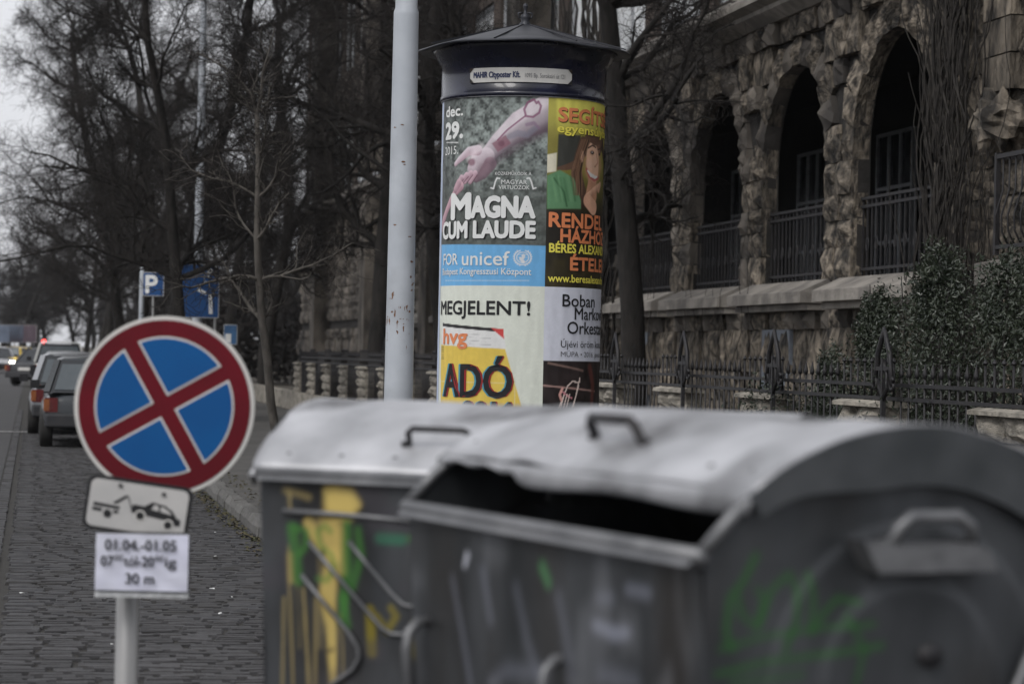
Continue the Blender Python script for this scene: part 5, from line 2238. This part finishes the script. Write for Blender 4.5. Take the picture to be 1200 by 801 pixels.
D = 57
r0, p_, fn = board('parking_sign', 'small square blue parking sign with white letter P left of the larger blue sign', 178.5, 333, D, .50, .56, sign_blue2, poles=(.0,))
text_on('P', fn, -.17, -.20, .26, .40, print_w, p_, bold=.03, d=.027)
D = 51
r0, p_, fn = board('direction_sign', 'large blue parking layout sign with white bars and small P by the lamp post', 231.5, 341, D, .88, 1.13, sign_blue2, poles=(-.30, .36))
text_on('P', fn, .19, .30, .11, .17, print_w, p_, bold=.03, d=.027)
mb = MB()
mb.prism([(-.02, .0), (.16, -.08), (.18, -.02), (-.01, .07)], fn, .025, .028)
mb.prism([(.23, -.48), (.31, -.48), (.29, -.07), (.22, -.07)], fn, .025, .028)
mb.prism(rrect(.26, .34, .02), lambda a, b, d=0: fn(a + .25, b + .36, d), .0245, .0262, m=0)
ob = mb.build('white_symbol', print_w, p_)
mb = MB()
mb.prism(rrect(.24, .32, .02), lambda a, b, d=0: fn(a + .25, b + .36, d), .0264, .0268)
mb.build('inset_face', sign_blue2, p_)
D = 60
r0, p_, fn = board('small_blue_sign', 'small pale blue notice board low beside the tree trunk right of the blue signs', 270, 392, D, .34, .50, mat('pale_blue_board', (.06, .16, .33), (.05, .12, .25), 4, .5), poles=(0,))
mb = MB()
mb.prism([(-.12, -.2), (.02, -.2), (.02, .02), (-.12, .02)], fn, .025, .028)
mb.build('white_symbol', print_w, p_)
# white post left of the parking sign
x_, y_ = at_px(165, 62)
fp = empty('lamp_post', (x_, y_, .115), 0, 'slim whitish post standing just left of the small parking sign', 'post')
mb = MB()
mb.lathe([(.07, 0), (.06, 3.2), (.05, 3.5), (0, 3.52)], n=12)
mb.build('pole', lamp_m, fp)


# ================================================================== CARS
def car(name, label, x, y, rz, colour, kind='hatch', L_=4.0, W_=1.68, H_=1.42, group='cars parked along the kerb', cat='car'):
    """front towards +y local, rear at y = 0"""
    r0 = empty(name, (x, y, 0), rz, label, cat, group)
    paintm = mat('car_paint_%d_%d_%d' % tuple(int(c * 255) for c in colour), colour, tuple(c * .85 for c in colour), 2, .3, metal=.2, spec=.5, coat=.5)
    hw = W_ / 2
    belt = H_ * .62
    if kind == 'hatch':
        prof = [(0.00, .42, .55), (0.03, .30, .80), (.10, .24, belt), (.9, .2, belt), (2.6, .2, belt), (3.0, .2, belt - .03), (L_ * .93, .22, .66), (L_, .32, .5)]
        cab = [(.10, belt - .02), (.42, H_ - .03), (1.0, H_), (1.9, H_), (2.35, H_ - .05), (3.05, belt - .04)]
    elif kind == 'van':
        prof = [(0.00, .35, .9), (0.03, .28, 1.15), (.05, .24, belt), (.9, .2, belt), (3.4, .2, belt), (3.9, .2, belt - .1), (L_ * .97, .25, .85), (L_, .32, .6)]
        cab = [(.04, belt - .02), (.12, H_ - .05), (.5, H_), (2.6, H_), (3.0, H_ - .06), (3.9, belt - .12)]
    else:
        prof = [(0.00, .42, .62), (0.03, .30, .88), (.12, .24, belt), (.9, .2, belt), (2.8, .2, belt), (3.2, .2, belt - .03), (L_ * .93, .22, .66), (L_, .32, .5)]
        cab = [(.62, belt - .02), (1.15, H_ - .04), (1.6, H_), (2.2, H_), (2.6, H_ - .05), (3.3, belt - .04)]
    mb_ = MB()
    # lower body loft
    secs = []
    for (yy, z0, z1) in prof:
        k = 1.0
        if yy < .05 or yy > L_ - .05:
            k = .90
        elif yy < .15 or yy > L_ * .9:
            k = .97
        secs.append([(-hw * k * .93, yy, z0), (-hw * k, yy, z0 + (z1 - z0) * .3), (-hw * k * .995, yy, z0 + (z1 - z0) * .75), (-hw * k * .92, yy, z1),
                     (hw * k * .92, yy, z1), (hw * k * .995, yy, z0 + (z1 - z0) * .75), (hw * k, yy, z0 + (z1 - z0) * .3), (hw * k * .93, yy, z0)])
    V_ = [p for s_ in secs for p in s_]
    Fc = []
    for i in range(len(secs) - 1):
        for j in range(8):
            Fc.append((i * 8 + j, i * 8 + (j + 1) % 8, (i + 1) * 8 + (j + 1) % 8, (i + 1) * 8 + j))
    Fc.append(tuple(range(7, -1, -1)))
    Fc.append(tuple(range((len(secs) - 1) * 8, len(secs) * 8)))
    mb_.add(V_, Fc, 0, True)
    body = mb_.build('body', paintm, r0)
    bv = body.modifiers.new('rounding', 'SUBSURF')
    bv.levels = bv.render_levels = 1
    # cabin: glass block and painted roof, pillars
    mb_ = MB()
    (y0c, z0c), (y1c, z1c), (y2c, z2c), (y3c, z3c), (y4c, z4c), (y5c, z5c) = cab
    wl, wt = hw * .90, hw * .70
    bl = [(-wl, y0c, z0c), (wl, y0c, z0c), (wl, y5c, z5c), (-wl, y5c, z5c)]
    tpv = [(-wt, y1c, z1c - .02), (wt, y1c, z1c - .02), (wt, y4c, z4c - .02), (-wt, y4c, z4c - .02)]
    mb_.add(bl + tpv, [(0, 1, 5, 4), (1, 2, 6, 5), (2, 3, 7, 6), (3, 0, 4, 7), (4, 5, 6, 7)])
    mb_.build('windows', glass_d, r0)
    mb_ = MB()
    rs = [(y1c, z1c), (y2c, z2c), (y3c, z3c), (y4c, z4c)]
    V_ = []
    for yy, zz in rs:
        V_ += [(-wt - .02, yy, zz - .05), (-wt * .85, yy, zz), (0, yy, zz + .02), (wt * .85, yy, zz), (wt + .02, yy, zz - .05)]
    mb_.add(V_, [(i * 5 + j, i * 5 + j + 1, (i + 1) * 5 + j + 1, (i + 1) * 5 + j) for i in range(3) for j in range(4)], 0, True)
    mb_.add([V_[0], V_[4], V_[15], V_[19]], [(0, 1, 3, 2)])
    for sx in (-1, 1):
        mb_.bar((sx * wl, y0c, z0c), (sx * (wt + .01), y1c, z1c - .03), .10 if kind != 'sedan' else .07, .05)
        mb_.bar((sx * wl, y5c, z5c), (sx * (wt + .01), y4c, z4c - .03), .06, .05)
        ym = y0c + (y5c - y0c) * .45
        mb_.bar((sx * (wl + .01), ym, belt - .02), (sx * (wt + .015), ym, z2c - .05), .05, .07)
        if kind == 'hatch':
            ym = y0c + .55
            mb_.add([(sx * (wl + .012), y0c, z0c), (sx * (wl + .012), ym, belt), (sx * (wt + .015), ym - .05, z2c - .06), (sx * (wt + .012), y1c, z1c - .05)], [(0, 1, 2, 3)])
    mb_.build('roof', paintm, r0)
    # rear window and seal
    if kind != 'sedan':
        mb_ = MB()
        a, b = Vector((0, y0c, z0c)), Vector((0, y1c, z1c - .02))
        for t0, t1, ww, m_ in ((.08, .86, .86, 0),):
            p0, p1 = a.lerp(b, t0), a.lerp(b, t1)
            n_ = Vector((0, -(z1c - z0c), y1c - y0c)).normalized() * .012
            w0, w1 = (wl * (1 - t0) + wt * t0) * ww, (wl * (1 - t1) + wt * t1) * ww
            mb_.add([(-w0, p0.y + n_.y, p0.z + n_.z), (w0, p0.y + n_.y, p0.z + n_.z), (w1, p1.y + n_.y, p1.z + n_.z), (-w1, p1.y + n_.y, p1.z + n_.z)], [(0, 1, 2, 3)])
        mb_.build('rear_window', mat('rear_glass', (.06, .075, .085), (.09, .105, .115), 2, .1, spec=.7), r0)
    # bumpers
    for yy, sg_ in ((-.03, 1), (L_ - .05, 1)):
        mb_ = MB()
        mb_.box(-hw * .93, hw * .93, yy - .02, yy + .14, .32, .54)
        bp = mb_.build('bumper', mat('bumper_plastic', (.025, .026, .03), (.035, .035, .038), 6, .55), r0)
        bv = bp.modifiers.new('bevel', 'BEVEL')
        bv.width = .04
        bv.segments = 3
    zl = belt - .20
    for sx in (-1, 1):
        mb_ = MB()
        mb_.box(min(sx * hw * .93, sx * hw * .70), max(sx * hw * .93, sx * hw * .70), -.012, .14, zl - .12, zl + .10)
        lt = mb_.build('tail_light', mat('tail_red', (.11, .007, .008), (.08, .006, .006), 5, .25, spec=.6), r0)
        mb_ = MB()
        mb_.box(min(sx * hw * .955, sx * hw * .85), max(sx * hw * .955, sx * hw * .85), -.016, .12, zl - .10, zl + .08)
        mb_.build('indicator_lens', mat('amber_lens', (.26, .08, .02), (.2, .06, .015), 5, .25, spec=.6), lt)
        mb_ = MB()
        mb_.box(min(sx * hw * .9, sx * hw * .6), max(sx * hw * .9, sx * hw * .6), L_ - .06, L_ + .02, .56, .68)
        mb_.build('headlight', mat('headlight_glass', (.5, .5, .52), rough=.1), r0)
        mb_ = MB()
        mb_.box(min(sx * (hw + .02), sx * (hw + .17)), max(sx * (hw + .02), sx * (hw + .17)), L_ * .60, L_ * .60 + .09, belt, belt + .14)
        mb_.build('mirror', print_k, r0)
    mb_ = MB()
    mb_.box(-.26, .26, -.02, .0, .60, .71)
    mb_.build('number_plate', sign_white, r0)
    for sx in (-1, 1):
        for yy in (.72, L_ - .75):
            wh = empty('wheel', (sx * (hw - .09), yy, .30))
            wh.parent = r0
            mb_ = MB()
            mb_.lathe([(.17, -.09), (.28, -.10), (.30, -.07), (.30, .07), (.28, .10), (.17, .09)], n=22, axis='x')
            mb_.build('tyre', rubber, wh)
            mb_ = MB()
            mb_.lathe([(0, -.08), (.10, -.085), (.175, -.075), (.175, .075), (.10, .085), (0, .08)], n=16, axis='x')
            mb_.build('rim', mat('wheel_rim', (.16, .16, .17), (.1, .1, .1), 9, .4, metal=.6), wh)
    return r0


car('parked_car', 'dark grey hatchback parked nearest, partly behind the round sign', .98, 38.0, 0, (.022, .027, .032), 'hatch')
car('parked_car', 'silver white estate car parked in front of the dark grey hatchback', .80, 43.5, 0, (.26, .27, .29), 'hatch', 4.3, 1.72, 1.46)
car('parked_car', 'silver sedan parked third along the kerb', 1.0, 49.6, 0, (.2, .21, .22), 'sedan', 4.4)
car('parked_car', 'blue grey hatchback parked fourth along the kerb', .95, 55.6, 0, (.12, .14, .18), 'hatch')
car('parked_car', 'pale hatchback parked fifth along the kerb', 1.0, 61.5, 0, (.35, .35, .34), 'hatch')
car('parked_car', 'black sedan parked sixth along the kerb', .95, 67.2, 0, (.02, .02, .022), 'sedan', 4.4)
car('parked_van', 'white van with high roof parked beyond the row of cars', .85, 79, 0, (.55, .55, .53), 'van', 4.6, 1.75, 1.70, cat='van', group=None)
cx1, cy1 = at_px(29, 92)
car('moving_car', 'black sedan driving away across the road at an angle', cx1, cy1, R(-32), (.016, .017, .02), 'sedan', 4.5, 1.78, 1.45, group='cars driving far down the road')
for lb, px, D, c_, rz in (('yellow taxi far down the road left of the black sedan', 10, 150, (.55, .38, .03), R(-20)), ('green car far behind the black sedan', 38, 165, (.16, .3, .1), R(-50)), ('pale car far down the road in front of the wood', 52, 175, (.4, .4, .42), R(-50))):
    cx1, cy1 = at_px(px, D)
    car('moving_car', lb, cx1, cy1, rz, c_, 'hatch', group='cars driving far down the road')
# oncoming car with lit headlights at the left edge
cx1, cy1 = at_px(-6, 135)
cc = car('oncoming_car', 'oncoming pale car with lit headlights at the left edge', cx1, cy1, PI + .1, (.3, .3, .31), 'hatch', group='cars driving far down the road')
hl = mat('lit_headlamp', (.9, .88, .8), rough=.2, emit=(1, .95, .82, 12))
for o_ in cc.children:
    if o_.name.startswith('headlight'):
        o_.data.materials.clear()
        o_.data.materials.append(hl)

# traffic light with red lamp
x_, y_ = at_px(52, 160)
tl = empty('traffic_light', (x_, y_, 0), hdg, 'small traffic light showing red far down the road', 'traffic light')
mb = MB()
mb.lathe([(.06, 0), (.06, 1.1)], n=8)
mb.build('pole', iron, tl)
mb = MB()
mb.box(-.17, .17, -.1, .1, 1.05, 2.0)
mb.build('lamp_housing', iron, tl)
mb = MB()
mb.lathe([(0, -.14), (.12, -.13), (.14, -.105)], c=(0, 0, 1.78), n=14, axis='y')
mb.build('red_lamp', mat('red_lamp_lit', (.6, .02, .02), rough=.3, emit=(1, .06, .05, 5)), tl)
# far billboards
for px, w_, c_, lb in ((7, 2.6, (.13, .16, .22), 'bluish billboard at the far left by the wood'), (27, 2.0, (.10, .07, .09), 'dull mauve billboard right of the bluish one far down the road')):
    board('billboard', lb, px, 391, 178, w_, 1.3, mat('board_' + lb[:6], c_, tuple(x * .7 for x in c_), 1.5, .6), poles=(-.6, .6), cat='billboard')


# ================================================================== HAZE
mb = MB()
mb.box(-45, 60, -3, 345, -1.0, 19.5)
hz = mb.build('haze', mat('haze_box', (.5, .5, .5)))
tag(hz, kind='stuff')
hm = bpy.data.materials.new('thin_haze')
hm.use_nodes = True
hm.node_tree.nodes.clear()
pv = hm.node_tree.nodes.new('ShaderNodeVolumePrincipled')
pv.inputs['Color'].default_value = (.8, .82, .86, 1)
pv.inputs['Density'].default_value = .00015
mo = hm.node_tree.nodes.new('ShaderNodeOutputMaterial')
hm.node_tree.links.new(pv.outputs[0], mo.inputs['Volume'])
hz.data.materials.clear()
hz.data.materials.append(hm)
